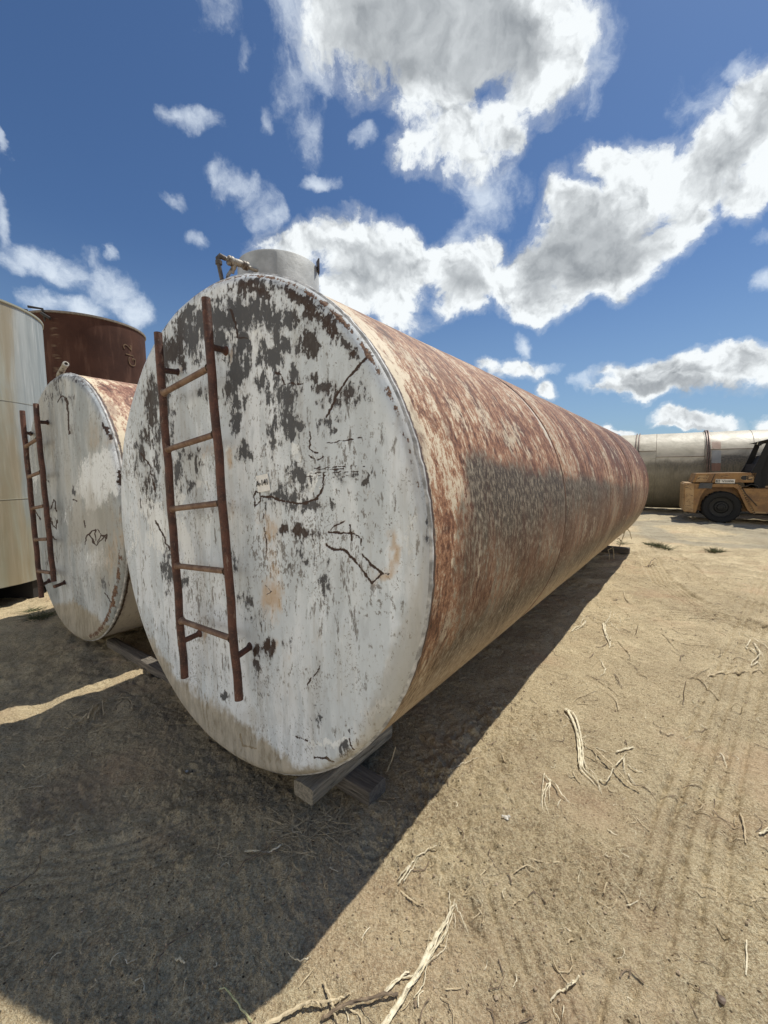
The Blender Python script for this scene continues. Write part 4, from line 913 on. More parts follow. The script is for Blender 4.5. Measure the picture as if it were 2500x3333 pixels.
    for c_, d_ in (((-.146, .0305, 1.235), (.011, .003, .062)), ((-.128, .0305, 1.262), (.03, .003, .010)), ((-.128, .0305, 1.208), (.03, .003, .010)), ((-.108, .0305, 1.235), (.010, .003, .066)), ((-.116, .0305, 1.235), (.012, .003, .010))): mb.box(c_, d_)
    mb.build('emblem_strokes', M_pl, em)
    mb = MB(); mb.tube([(.50, .0, 1.10), (.62, -.02, 1.16), (.75, -.01, 1.12), (.80, .04, 1.05)], .014, 8); mb.tube([(.44, .03, 1.04), (.50, -.03, .90), (.64, -.03, .72), (.78, .01, .55)], .011, 8); mb.build('hose', M_dark, t)
    # mud flap
    mb = MB(); vs = []; n = 8
    for i in range(n + 1):
        k = i / n
        vs += [(-.55 + .30 * k, -.03, 1.175 + .004 * math.sin(k * 9)), (-.59 + .32 * k, -.05 - .012 * math.sin(k * 6), 1.01 + .015 * math.sin(k * 3.1)), (-.59 + .32 * k, -.035 - .012 * math.sin(k * 6), 1.01 + .015 * math.sin(k * 3.1)), (-.55 + .30 * k, -.005, 1.18)]
    mb.add(vs, [(i * 4 + j, i * 4 + (j + 1) % 4, i * 4 + 4 + (j + 1) % 4, i * 4 + 4 + j) for i in range(n) for j in range(4)] + [(0, 1, 2, 3), (n * 4 + 3, n * 4 + 2, n * 4 + 1, n * 4)]); mb.build('mud_flap', simple('dark_rubber_sheet', (.05, .05, .05), .5), t)
    # wheels
    def wheel(x, y, rad, s_):
        mb = MB(); z = rad
        prof = [(rad * .66, 0.0), (rad * .70, -.012), (rad * .93, -.012), (rad * .985, .02), (rad, .06), (rad, .20), (rad * .985, .24), (rad * .93, .27), (rad * .66, .27)]
        mb.lathe([(r_, h_ * s_) for r_, h_ in prof], (x, y, z), (0, 1, 0), 64)
        for k in range(44):
            a = 2 * math.pi * k / 44
            mb.box((x + (rad + .002) * math.cos(a), y + .13 * s_, z + (rad + .002) * math.sin(a)), (.016, .24, .034), M=Matrix.Rotation(-a, 3, 'Y') @ Matrix.Rotation(.25 * (1 if k % 2 else -1), 3, 'X'))
        w = mb.build('wheel', M_tire, t)
        mb = MB(); mb.lathe([(rad * .68, .0), (rad * .66, .012 * s_), (rad * .62, .015 * s_), (rad * .60, .07 * s_), (rad * .40, .085 * s_), (rad * .32, .05 * s_), (rad * .24, .045 * s_), (rad * .20, .0), (rad * .12, -.01 * s_), (rad * .1, .01 * s_), (.001, .01 * s_)], (x, y, z), (0, 1, 0), 48)
        mb.lathe([(rad * .67, -.004 * s_), (rad * .655, -.014 * s_), (rad * .63, -.004 * s_)], (x, y, z), (0, 1, 0), 48)
        for k in range(8):
            a = k * math.pi / 4; mb.lathe([(.014, .02 * s_), (.014, 0), (.001, 0)], (x + rad * .29 * math.cos(a), y + .03 * s_, z + rad * .29 * math.sin(a)), (0, 1, 0), 8)
        mb.build('rim', M_rim, w)
    wheel(0, .04, .465, 1); wheel(0, Wd - .04, .465, -1); wheel(2.25, -.06, .54, 1); wheel(2.25, Wd + .06, .54, -1)
    # cab, seat, overhead guard and mast
    mb = MB()
    for y in (.1, Wd - .1):
        mb = MB()
        mb.prism([(.60, 1.48), (.74, 1.05), (.86, 1.05), (.82, 1.5), (1.02, 2.36), (.90, 2.36), (.70, 1.72)], y - .04, y + .04)
        mb.build('cab_pillar', M_cab, t, smooth=False, bevel=.006); mb = MB(); mb.prism([(2.0, 1.03), (2.09, 1.03), (1.92, 2.36), (1.83, 2.36)], y - .035, y + .035); mb.build('cab_pillar', M_cab, t, smooth=False, bevel=.006)
    mb = MB()
    mb.prism([(.74, 1.05), (.82, 1.7), (.95, 2.0), (1.02, 1.9), (.95, 1.05)], .15, Wd - .15)
    mb.prism([(.68, 1.5), (.72, 1.74), (.92, 1.72), (.86, 1.5)], .12, Wd - .12)
    cab = mb.build('cab_frame', M_cab, t, smooth=False, bevel=.006)
    mb = MB(); mb.prism([(.74, 2.365), (.95, 2.43), (2.0, 2.43), (2.0, 2.37)], .02, Wd - .02); mb.build('roof_guard', M_cab, t, smooth=False, bevel=.008)
    mb = MB(); mb.box((1.2, .55, 1.2), (.5, .5, .14)); mb.box((1.0, .55, 1.5), (.14, .5, .55)); mb.build('seat', M_dark, t, bevel=.03)
    mb = MB(); mb.tube([(1.85, .6, 1.1), (1.62, .6, 1.45)], .02, 8); mb.lathe([(.17, -.012), (.19, 0), (.17, .012), (.16, 0), (.17, -.012)], (1.62, .6, 1.46), (-.5, 0, .8), 24); mb.build('steering_wheel', M_dark, t)
    mb = MB(); mb.box((.745, .10, 2.30), (.09, .07, .10), M=Matrix.Rotation(.25, 3, 'Y')); mb.tube([(.78, .10, 2.27), (.86, .10, 2.33)], .01, 6); lp = mb.build('headlight', M_cab, t, bevel=.008)
    mb = MB(); mb.box((.698, .10, 2.31), (.012, .06, .08), M=Matrix.Rotation(.25, 3, 'Y')); mb.build('lens', M_lens, lp)
    mb = MB()
    for y in (.35, .55, Wd - .55, Wd - .35): mb.box((2.95 + (.08 if y in (.55, Wd - .55) else 0), y, 1.5), (.12, .09, 2.9))
    for z in (.5, 1.6, 2.85): mb.box((2.95, Wd / 2, z), (.08, 1.1, .12))
    mb.build('mast', M_dark, t, bevel=.006)
    for y in (.5, Wd - .5):
        mb = MB(); mb.prism([(3.1, .08), (4.5, .08), (4.5, .095), (3.17, .14), (3.17, .8), (3.1, .8)], y - .08, y + .08); mb.build('fork', M_steel, t, smooth=False)
forklift()

# ------------------------------------------------------------------ timbers
def timber(label, p0, dirv, length, w, h, material, rz_tilt=0, roll=0, name='timber'):
    d = Vector((dirv[0], dirv[1], 0)).normalized(); a = math.atan2(d.y, d.x)
    o = None; n = 26; mseg = 6
    ring = []
    for s_ in range(4 * mseg):
        k = s_ / mseg; e = int(k); fr = k - e
        cx = [(-.5, -.5), (.5, -.5), (.5, .5), (-.5, .5), (-.5, -.5)]
        x = cx[e][0] + (cx[e + 1][0] - cx[e][0]) * fr; y = cx[e][1] + (cx[e + 1][1] - cx[e][1]) * fr
        m_ = max(abs(x), abs(y)); rr = math.hypot(x, y); sc = 1 - .07 * max(0, (rr / .5 - 1.28)) / .13
        ring.append((x * w * sc, y * h * sc))
    vs = []; sd_ = len(label)
    for i in range(n + 1):
        X = length * i / n
        for (y, z) in ring:
            q = Vector((X * 3, y * 14 + sd_, z * 14)); dn = mnoise.noise(q) * .004 + mnoise.noise(Vector((X * .9, y * 45 + sd_, z * 45))) * .0035
            k = 1 + dn / (w * .5)
            vs.append((X + (mnoise.noise(Vector((y * 60, z * 60, sd_ + i // n))) * .006 if i in (0, n) else 0), y * k, z * k + h / 2))
    N4 = 4 * mseg
    fs = [(i * N4 + k, i * N4 + (k + 1) % N4, (i + 1) * N4 + (k + 1) % N4, (i + 1) * N4 + k) for i in range(n) for k in range(N4)]
    fs += [tuple(range(N4 - 1, -1, -1)), tuple(n * N4 + k for k in range(N4))]
    mb = MB(); mb.add(vs, fs); o = mb.build(name, material, None, auto=28)
    o.location = p0; o.rotation_euler = (roll, rz_tilt, a); tag(o, label, 'timber'); return o
def tpos(u, a, z): return (-.8203 + TN[0] * u + TA[0] * a, 2.1224 + TN[1] * u + TA[1] * a, z)
timber('pale weathered square timber wedged under the front right of the big tank', tpos(.55, .0, .070), TA, .62, .125, .080, M_wood)
timber('dark grey short timber on the dirt under the pale timber', tpos(.12, .29, -.022), TN, .64, .135, .085, M_wood_grey)
timber('long flat timber on the dirt running between the two horizontal tanks', tpos(-2.3, .24, .0), TN, 1.95, .085, .070, M_wood_grey)
timber('dark timber sticking out under the far end of the big tank', tpos(.42, 7.78, .0), TN, .57, .16, .115, M_wood_dark)

# ------------------------------------------------------------------ dry stalks, roots, weeds
def straw(c1, c2, dark=.25):
    def fn(g):
        o = g.obj(); a = g.noise(o, 40, 4, .6); b = g.noise(o, 220, 3, .6); s = g.noise(o, 9, 3)
        c = g.mix(g.ss(a, .4, .62), c1, c2); c = g.mix(g.math('MULTIPLY', g.ss(b, .55, .7), dark * 2), c, tuple(v * .35 for v in c1)); c = g.mix(g.math('MULTIPLY', g.ss(s, .55, .7), .4), c, tuple(v * .6 for v in c1))
        return {'Base Color': c, 'Roughness': .8, 'Normal': g.bump(b, .002, .6)}
    return fn
M_straw = mat('bleached_cane', straw((.56, .49, .33), (.76, .68, .50))); M_straw2 = mat('tan_stalk', straw((.42, .33, .20), (.58, .48, .31))); M_root = mat('dark_root', straw((.12, .085, .055), (.22, .16, .10)))
M_green = mat('dry_green_grass', straw((.060, .070, .026), (.13, .13, .055), .1)); M_gstalk = mat('greenish_stalk', straw((.36, .38, .19), (.52, .50, .28)))
def smooth_path(pts, sub=5, jit=.0):
    out = []; n = len(pts)
    for i in range(n - 1):
        p0 = np.array(pts[max(i - 1, 0)]); p1 = np.array(pts[i]); p2 = np.array(pts[i + 1]); p3 = np.array(pts[min(i + 2, n - 1)])
        for k in range(sub):
            t = k / sub; out.append(.5 * ((2 * p1) + (-p0 + p2) * t + (2 * p0 - 5 * p1 + 4 * p2 - p3) * t * t + (-p0 + 3 * p1 - 3 * p2 + p3) * t ** 3))
    out.append(np.array(pts[-1], float))
    if jit:
        L = math.hypot(*(out[-1] - out[0])) + .01
        for q in out[1:-1]: q += np.array([random.gauss(0, jit), random.gauss(0, jit)])
    return out
def debris(name, label, cat, fn, strands, material, group=None):
    """strands: (points in photo crop coords, radius0, radius1, lift[, mode])"""
    mb = MB(); allp = []
    for st in strands:
        pts, r0, r1, lift = st[:4]; flat = st[4] if len(st) > 4 else .6
        P = smooth_path([fn(*p) for p in pts], 5, .0012)
        n = len(P); v = []
        for i, p in enumerate(P):
            k = i / (n - 1); z = gz(p[0], p[1]) + .0022 + (r0 + (r1 - r0) * k) * .9 + lift * math.sin(math.pi * min(1, k * 1.0)) + .0015 * math.sin(i * 1.7)
            v.append(Vector((p[0], p[1], z)))
        rr = [max(.0006, (r0 + (r1 - r0) * i / (n - 1)) * .82 * (1 + .18 * math.sin(i * 2.3 + r0 * 999))) for i in range(n)]
        mb.tube(v, rr, 6, squash=flat * .8); allp += v
        if r0 > .0035 and n > 6:                     # splinters and frayed fibres
            for q in range(3):
                i0 = random.randrange(1, n - 4); d_ = (v[i0 + 3] - v[i0]); sd = Vector((-d_.y, d_.x, 0)) * random.uniform(-.35, .35)
                mb.tube([v[i0] + sd * .1, v[i0 + 1] + sd * .3 + Vector((0, 0, r0 * .8)), v[min(n - 1, i0 + 3)] + sd + Vector((0, 0, random.uniform(0, .006)))], [r0 * .28, r0 * .22, .0004], 4)
    o = mb.build(name, material, None)
    c = sum(allp, Vector()) / len(allp); c.z = min(p.z for p in allp)
    o.data.transform(Matrix.Translation(-c)); o.location = c
    tag(o, label, cat, group); return o
def fan(base, tips, r0, r1, lift, mid=None): return [([base, ((base[0] * .5 + t_[0] * .5) + random.uniform(-6, 6), (base[1] * .5 + t_[1] * .5) + random.uniform(-6, 6)), t_], r0, r1, lift) for t_ in tips]
D = debris
D('dry_stalk', 'longest pale split cane stalk, fanning at its tip, at the bottom middle of the photo', 'stalk', cbr,
  [([(-10, 1150), (20, 1095), (75, 1010), (130, 915), (190, 800), (240, 720)], .010, .007, .004, .6), ([(120, 925), (190, 805), (250, 700), (285, 640), (280, 535)], .005, .0012, .010, .4), ([(150, 880), (230, 740), (290, 650), (305, 575)], .004, .001, .012, .4), ([(160, 870), (250, 720), (298, 620), (320, 640), (365, 720)], .004, .0012, .02, .4), ([(100, 960), (200, 820), (262, 720), (297, 600)], .004, .001, .008, .4), ([(180, 850), (230, 780), (265, 740), (300, 650), (308, 700)], .003, .0008, .012, .4), ([(130, 990), (170, 930), (190, 850), (255, 790), (280, 720)], .002, .0008, .006), ([(60, 1040), (120, 950), (190, 840)], .004, .002, .012)], M_straw)
D('dry_stalk', 'forked pale stalk beside the longest cane stalk at bottom', 'stalk', cbr, [([(-20, 1000), (40, 945), (80, 895), (112, 868)], .0045, .004, .003), ([(75, 905), (110, 897), (145, 893)], .003, .002, .004), ([(-10, 985), (50, 925), (100, 880)], .0025, .002, .006)], M_straw)
D('dry_stalk', 'short pale split stalk near the slanted shadow edge', 'stalk', cbr, [([(60, 492), (95, 460), (130, 415), (185, 360), (232, 343)], .0055, .003, .003), ([(62, 470), (105, 440), (140, 400)], .003, .003, .006), ([(85, 490), (115, 455), (150, 400)], .003, .002, .004), ([(190, 355), (225, 335), (240, 340)], .002, .001, .008)], M_straw)
D('dry_stalk', 'thick pale bundle of split cane with a sharp bend in the right sunlit dirt', 'stalk', c6,
  [([(290, 1175), (335, 1250), (365, 1320), (385, 1400), (393, 1480), (392, 1565)], .010, .007, .006, .6), ([(300, 1165), (350, 1220), (380, 1300), (400, 1390), (410, 1480), (405, 1560)], .007, .004, .012, .5), ([(310, 1180), (345, 1270), (372, 1370), (380, 1500), (388, 1570), (430, 1620), (495, 1675)], .005, .003, .01, .5), ([(405, 1555), (440, 1600), (490, 1640), (520, 1680), (538, 1730)], .004, .001, .006), ([(410, 1480), (430, 1560), (475, 1600), (515, 1660), (520, 1710)], .003, .001, .01), ([(245, 1215), (290, 1225), (340, 1262)], .002, .002, .004), ([(275, 1285), (310, 1270), (345, 1280)], .002, .0015, .004), ([(395, 1360), (430, 1345), (410, 1385), (440, 1380)], .002, .001, .012), ([(380, 1390), (420, 1400), (430, 1430)], .003, .002, .01)], M_straw)
D('dry_stalk', 'straight tan stalk casting a dark shadow beside the bent cane bundle', 'stalk', c6, [([(425, 1410), (500, 1455), (570, 1530), (640, 1600), (720, 1670), (790, 1725)], .007, .005, .02, .7), ([(430, 1480), (500, 1510), (560, 1545), (610, 1575)], .004, .003, .012), ([(490, 1450), (500, 1490), (505, 1520)], .003, .002, .01)], M_straw2)
D('dry_leaf', 'curled pale cane leaf forming a hook over the tan stalk', 'leaf', c6, [([(520, 1640), (555, 1662), (590, 1640), (615, 1580), (655, 1520), (705, 1455)], .006, .004, .016, .3), ([(610, 1590), (650, 1530), (690, 1500), (680, 1570)], .003, .0015, .02, .3), ([(680, 1480), (685, 1540), (695, 1590)], .003, .001, .014, .3), ([(715, 1590), (740, 1640), (770, 1665)], .004, .002, .006, .4), ([(710, 1530), (760, 1560), (815, 1575)], .004, .002, .005, .4)], M_straw)
D('dry_stalk', 'short straight pale cane piece above the hooked leaf', 'stalk', c6, [([(635, 1452), (690, 1435), (748, 1414)], .006, .006, .004, .6)], M_straw)
D('dry_stalk', 'drooping fan of pale split strands left of the hooked leaf', 'stalk', c6,
  [([(140, 1610), (165, 1640), (190, 1665)], .005, .005, .01), ([(190, 1662), (160, 1700), (135, 1780), (133, 1850)], .004, .001, .012, .4), ([(190, 1665), (165, 1720), (150, 1790), (178, 1870)], .003, .001, .01, .4), ([(192, 1668), (180, 1730), (186, 1790)], .003, .001, .01, .4), ([(180, 1640), (230, 1700), (265, 1750), (320, 1790)], .005, .002, .014, .5), ([(258, 1770), (240, 1820)], .0025, .002, .004), ([(150, 1600), (140, 1680), (128, 1780)], .0025, .001, .016, .4)], M_straw)
D('dry_stalk', 'thin pale root arching over a dirt mound in the right foreground', 'root', c6, [([(345, 1112), (370, 1085), (420, 1070), (500, 1040)], .003, .0025, .006), ([(545, 1040), (590, 1060), (635, 1110), (648, 1170)], .0035, .004, .008), ([(640, 1120), (700, 1130), (795, 1155)], .002, .001, .004), ([(510, 1030), (560, 1035), (600, 1030)], .0015, .0015, .004)], M_straw2)
D('dry_stalk', 'tan twig with a pale end lying left of a thinner dark twig', 'twig', c6, [([(510, 970), (570, 1000), (645, 1060)], .005, .0025, .008)], M_straw2)
D('dry_twig', 'curved dark twig right of the tan twig on the dirt', 'twig', c6, [([(622, 918), (645, 960), (672, 1022)], .004, .002, .01), ([(650, 920), (680, 948)], .002, .001, .005)], M_root)
D('dry_stalk', 'small crooked pale stalk below the pale root clump', 'stalk', c6, [([(522, 820), (545, 860), (562, 885)], .003, .004, .006), ([(562, 885), (550, 915), (525, 935)], .005, .002, .006), ([(530, 900), (575, 882)], .0015, .001, .008)], M_straw)
D('dry_twig', 'bowed dark stem with pale hooked end near the middle right', 'twig', c6, [([(645, 698), (690, 745), (725, 785), (732, 810), (712, 826)], .004, .004, .012), ([(712, 826), (780, 838), (850, 858)], .0012, .0008, .003)], M_straw2)
D('dead_root', 'pale tangled root clump with side shoots near the tank shadow edge', 'root', c6,
  [([(545, 585), (555, 640), (575, 690), (600, 730)], .010, .004, .006), ([(560, 590), (565, 650), (590, 695), (600, 660)], .006, .002, .012), ([(555, 590), (580, 560), (600, 500)], .004, .003, .006), ([(600, 500), (575, 495), (540, 485), (480, 432)], .003, .002, .004), ([(555, 570), (600, 590), (655, 632)], .005, .003, .01), ([(540, 575), (480, 575), (430, 540), (390, 540)], .002, .001, .006), ([(520, 665), (560, 680), (598, 690)], .0025, .002, .01), ([(615, 540), (620, 515), (635, 505)], .003, .002, .006), ([(650, 530), (665, 560), (660, 600)], .002, .001, .012), ([(590, 740), (598, 700)], .004, .003, .008)], M_straw)
D('dry_leaf', 'small pale shredded leaf clump right at the edge of the tank shadow', 'leaf', c6, [([(330, 640), (360, 615), (400, 600), (432, 572)], .006, .005, .006, .4), ([(360, 630), (400, 608), (425, 590), (420, 570)], .004, .003, .014, .4), ([(340, 650), (365, 680), (375, 692)], .0015, .001, .004), ([(395, 590), (410, 570), (430, 565)], .004, .003, .018, .4)], M_straw)
D('dry_twig', 'short dark bent stick near the top of the right dirt area', 'twig', c6, [([(685, 370), (695, 410), (720, 438), (742, 462)], .006, .005, .01), ([(700, 415), (745, 465), (752, 480)], .003, .002, .004)], M_straw2)
D('dry_twig', 'long bent dark twig right of centre with a thin fork', 'twig', c6, [([(950, 655), (985, 690), (1050, 760), (1110, 790), (1200, 833)], .005, .002, .012), ([(985, 690), (1080, 715), (1165, 755)], .002, .001, .016), ([(910, 640), (950, 655), (975, 665)], .003, .005, .006)], M_straw2)
D('dry_stalk', 'arched cane stem ending in a pale curled tip at right', 'stalk', c6, [([(1010, 690), (1100, 712), (1200, 722), (1290, 735), (1340, 758), (1355, 770)], .006, .004, .014), ([(1340, 758), (1342, 785), (1322, 803)], .006, .003, .01), ([(1100, 715), (1200, 735), (1300, 740)], .003, .002, .022)], M_straw2)
D('dry_leaf', 'pale shredded cane leaf heap at the right edge of the photo', 'leaf', c6, [([(1490, 655), (1560, 690), (1640, 735), (1700, 770)], .005, .003, .01), ([(1540, 690), (1520, 730), (1505, 740)], .005, .004, .01), ([(1510, 740), (1560, 770), (1605, 790), (1560, 830), (1545, 860)], .008, .004, .02, .5), ([(1560, 720), (1590, 760), (1600, 800), (1560, 820)], .005, .003, .03, .4), ([(1550, 855), (1580, 850), (1590, 830)], .006, .004, .01, .4), ([(1575, 740), (1610, 780), (1625, 800)], .004, .002, .02, .4), ([(1460, 640), (1470, 665)], .002, .002, .006), ([(1590, 835), (1615, 875)], .003, .002, .01)], M_straw)
D('dry_stalk', 'pale cane stalk running to the right edge from a dark knot', 'stalk', c6, [([(1250, 950), (1270, 935), (1330, 922), (1420, 912), (1520, 908), (1610, 893)], .006, .006, .008), ([(1260, 930), (1380, 950), (1480, 965)], .003, .001, .006), ([(1300, 925), (1400, 905), (1500, 900)], .003, .003, .018), ([(1610, 895), (1700, 940)], .006, .005, .012), ([(1235, 972), (1255, 945)], .003, .004, .004)], M_straw2)
D('dry_twig', 'crossed dark twigs in front of the pale stalk at right', 'twig', c6, [([(1030, 920), (1130, 950), (1200, 970), (1265, 1030), (1330, 1085)], .004, .004, .008), ([(1130, 958), (1200, 925), (1262, 888)], .003, .003, .03), ([(1180, 965), (1225, 985), (1250, 1010)], .005, .004, .01)], M_straw2)
def upright(name, label, fn, pts3, r0, r1, material, cat='twig'):
    mb = MB(); x, y = fn(*pts3[0][0]); z = gz(x, y)
    for chain in pts3:
        P = []; bx, by = fn(*chain[0]); bz = gz(bx, by)
        for q in chain[1:]: P.append(Vector((bx + q[0], by + q[1], bz + q[2])))
        mb.tube(P, [r0 + (r1 - r0) * i / max(1, len(P) - 1) for i in range(len(P))], 6)
    o = mb.build(name, material, None); o.data.transform(Matrix.Translation((-x, -y, -z))); o.location = (x, y, z); tag(o, label, cat); return o
upright('dry_twig', 'upright thin dark twig standing in the right dirt', c6, [[(1092, 1100), (0, 0, -.01), (.0, .01, .05), (.004, .0, .14)], [(1092, 1100), (0, 0, .003), (-.03, -.03, .006), (-.055, -.07, .006)]], .0035, .0015, M_root)
upright('dry_twig', 'small bent wire like twig arching from the dirt at right', c6, [[(1478, 1172), (0, 0, -.01), (.004, 0, .05), (-.03, .01, .068), (-.055, .01, .04), (-.06, .01, 0)], [(1478, 1172), (0, 0, .004), (-.05, -.01, .004), (-.1, -.0, .003)]], .003, .002, M_straw2)
upright('dry_twig', 'short dark stick leaning out of the dirt near the root clump', c6, [[(765, 655), (0, 0, -.01), (.01, .0, .05), (.02, 0, .10)]], .0035, .002, M_root)
D('dry_stalk', 'thin straight tan stalk right of the bent twig', 'stalk', c6, [([(1270, 1196), (1350, 1218), (1445, 1240)], .004, .0025, .006)], M_straw2)
D('dry_stalk', 'short pale twig pointing to the lower right on the tyre track', 'stalk', c6, [([(1338, 1450), (1365, 1490), (1384, 1535)], .004, .003, .006)], M_straw)
D('dry_stalk', 'two pale upright looking stalk pieces near the lower right edge', 'stalk', c6, [([(1438, 1830), (1436, 1870), (1442, 1912)], .003, .002, .004), ([(1380, 1805), (1425, 1822), (1450, 1830)], .002, .001, .006), ([(1470, 1840), (1490, 1900), (1502, 1990), (1510, 2058)], .0045, .003, .008), ([(1495, 1990), (1525, 2040)], .003, .002, .006)], M_straw2)
D('dry_stalk', 'pale double stalk at the lower right edge of the photo', 'stalk', c6, [([(1600, 2000), (1640, 1978), (1700, 1950)], .005, .005, .006), ([(1610, 1985), (1660, 1965), (1720, 1940)], .003, .003, .01)], M_straw)
D('dry_stalk', 'very thin long stem in the lower right dirt', 'stalk', cbr, [([(1310, 470), (1400, 510), (1500, 560), (1580, 605), (1640, 642)], .0022, .0016, .008), ([(1360, 500), (1300, 492), (1275, 500)], .001, .0008, .004), ([(1380, 550), (1440, 558)], .001, .0008, .003)], M_straw2)
D('dry_leaf', 'small rolled tan leaf with a dark shadow in the lower right', 'leaf', cbr, [([(1428, 675), (1455, 700), (1478, 718), (1498, 742)], .002, .001, .008), ([(1440, 690), (1470, 712), (1494, 736)], .006, .003, .008, .5)], M_straw2)
D('dry_stalk', 'short vertical pale stalk with a dark knob in the lower right', 'stalk', cbr, [([(1567, 765), (1566, 830), (1563, 908)], .0025, .003, .004), ([(1552, 840), (1556, 875)], .001, .001, .002)], M_straw)
D('dry_leaf', 'pale folded leaf strip at the bottom right of centre', 'leaf', cbr, [([(720, 1000), (755, 975), (790, 962), (815, 940), (842, 914)], .003, .003, .003, .4), ([(785, 968), (810, 955), (830, 935)], .006, .004, .006, .4)], M_straw)
D('dry_leaf', 'tiny pale ragged leaf at the bottom edge right of the cane', 'leaf', cbr, [([(730, 1030), (745, 1070), (760, 1100)], .002, .001, .006), ([(775, 1040), (770, 1090)], .002, .001, .006)], M_straw)
D('dead_root', 'thick tan root with forked tip along the bottom edge', 'root', cbl, [([(1150, 1130), (1240, 1080), (1310, 1040), (1380, 1028), (1440, 1020), (1485, 1000), (1512, 978)], .008, .003, .012, .8), ([(1310, 1040), (1360, 1035), (1390, 1030)], .005, .005, .016)], M_straw2)
D('dead_root', 'greyish branching root crossing the bottom edge beside the thick tan root', 'root', cbl, [([(1390, 1090), (1450, 1060), (1540, 1030), (1659, 998), (1720, 985)], .006, .006, .012), ([(1560, 1030), (1590, 1070), (1620, 1106)], .002, .001, .004)], M_root)
D('dry_stalk', 'short tan stick crossing under the roots at the bottom edge', 'stalk', cbl, [([(1398, 930), (1420, 985), (1440, 1050), (1460, 1110)], .005, .003, .008)], M_straw2)
D('dry_stalk', 'greenish pale stem at the bottom edge in the tank shadow', 'stalk', cbl, [([(948, 960), (975, 965), (1010, 1010), (1050, 1060), (1090, 1110)], .002, .004, .008)], M_gstalk)
D('dry_leaf', 'small sickle shaped pale leaf straddling the shadow edge', 'leaf', cbl, [([(1247, 812), (1262, 832), (1295, 842), (1340, 828)], .0015, .004, .006, .5)], M_straw)
def tuft(name, label, x, y, n, L, material, spread=1.0, r=.0012, cat='weed', droop=.5, flatness=.6):
    mb = MB(); z = gz(x, y); random.seed(hash(label) % 1000 if False else sum(map(ord, label)))
    for i in range(n):
        a = random.uniform(0, 2 * math.pi); l = L * random.uniform(.4, 1); e = random.uniform(.12, 1.0) * (1 - flatness) + .05
        bx, by = random.gauss(0, L * .12 * spread), random.gauss(0, L * .12 * spread); P = []
        for k in range(5):
            t_ = k / 4; rad = l * t_ * math.cos(e); hh = l * t_ * math.sin(e) * (1 - droop * t_) + .002
            P.append(Vector((bx + math.cos(a + .3 * t_) * rad, by + math.sin(a + .3 * t_) * rad, hh + gz(x + bx, y + by) - z if k == 0 else hh)))
        mb.tube(P, [r, r, r * .8, r * .6, r * .25], 4)
    o = mb.build(name, material, None); o.location = (x, y, z); tag(o, label, cat); return o
x, y = cbl(1270, 275); tuft('dead_weed', 'spindly dead straw coloured weed in the shadow below the timbers', x, y, 90, .14, M_straw2, 2.6, .0011, 'weed', .3, .55)
x, y = cbl(1420, 245); tuft('dead_weed', 'second finer dead weed nearer the grey timber', x, y, 60, .11, M_straw2, 2.2, .0010, 'weed', .3, .55)
x, y = cbl(1290, 360); tuft('dead_weed', 'low dead weed just below the spindly one', x, y, 34, .11, M_straw2, 1.6, .0014, 'weed', .3, .7)
x, y = cbl(940, 365); tuft('dead_weed', 'sparse dead sprig left of the broken white strip', x, y, 10, .11, M_straw2, .8, .0018, 'weed', .2, .7)
D('dry_stalk', 'long fine straw stem reaching from the dead weed to the shadow edge', 'stalk', cbl, [([(1335, 240), (1400, 300), (1490, 370), (1580, 450)], .0022, .0012, .015), ([(1350, 270), (1345, 350), (1400, 480)], .0014, .001, .01), ([(1400, 520), (1420, 485)], .0018, .0012, .006)], M_straw2)
D('dry_leaf', 'broken white papery strip beside a dark root in the shade', 'leaf', cbl, [([(1060, 368), (1090, 372), (1150, 368)], .006, .004, .006, .4), ([(1140, 372), (1190, 362), (1215, 345), (1230, 330)], .004, .003, .01, .5)], M_straw)
D('dead_root', 'dark jagged root in the shade under the white strip', 'root', cbl, [([(1020, 460), (1060, 420), (1110, 390), (1160, 350), (1210, 300)], .004, .003, .01), ([(1100, 395), (1150, 375), (1200, 365)], .003, .003, .006), ([(1150, 350), (1155, 330), (1200, 312)], .003, .002, .014)], M_root)
D('dead_root', 'long dark root at the left edge of the lower shade', 'root', cbl, [([(-20, 570), (60, 520), (110, 490), (160, 440), (175, 380)], .004, .002, .008), ([(0, 555), (40, 530), (70, 518)], .003, .002, .012)], M_root)
D('dry_stalk', 'curved pale straw at the lower left edge', 'stalk', cbl, [([(-20, 792), (50, 765), (110, 735), (172, 680)], .0025, .002, .006)], M_straw2)
D('dry_stalk', 'V shaped pale straw in the shade at left', 'stalk', cbl, [([(192, 86), (140, 90), (85, 97)], .0022, .002, .004), ([(85, 97), (150, 58), (210, 30), (275, -5)], .002, .0015, .01)], M_straw)
D('dead_root', 'long thin dark twig in the lower middle shade', 'root', cbl, [([(665, 885), (700, 830), (745, 780), (800, 740), (840, 710), (880, 670)], .003, .002, .008), ([(680, 880), (682, 920), (690, 940)], .002, .0015, .003)], M_root)
D('dry_leaf', 'small pale curled leaf in the bottom shade', 'leaf', cbl, [([(585, 938), (610, 930), (622, 950), (622, 990)], .003, .0015, .006)], M_straw)
D('dry_leaf', 'short flat pale chip beside the long thin twig in the lower shade', 'leaf', cbl, [([(758, 838), (778, 842), (797, 848)], .0045, .003, .003)], M_straw)
D('dry_stalk', 'tiny upright pale straw near the bottom of the shade', 'stalk', cbl, [([(806, 915), (800, 940), (790, 975)], .0022, .0014, .003)], M_straw)
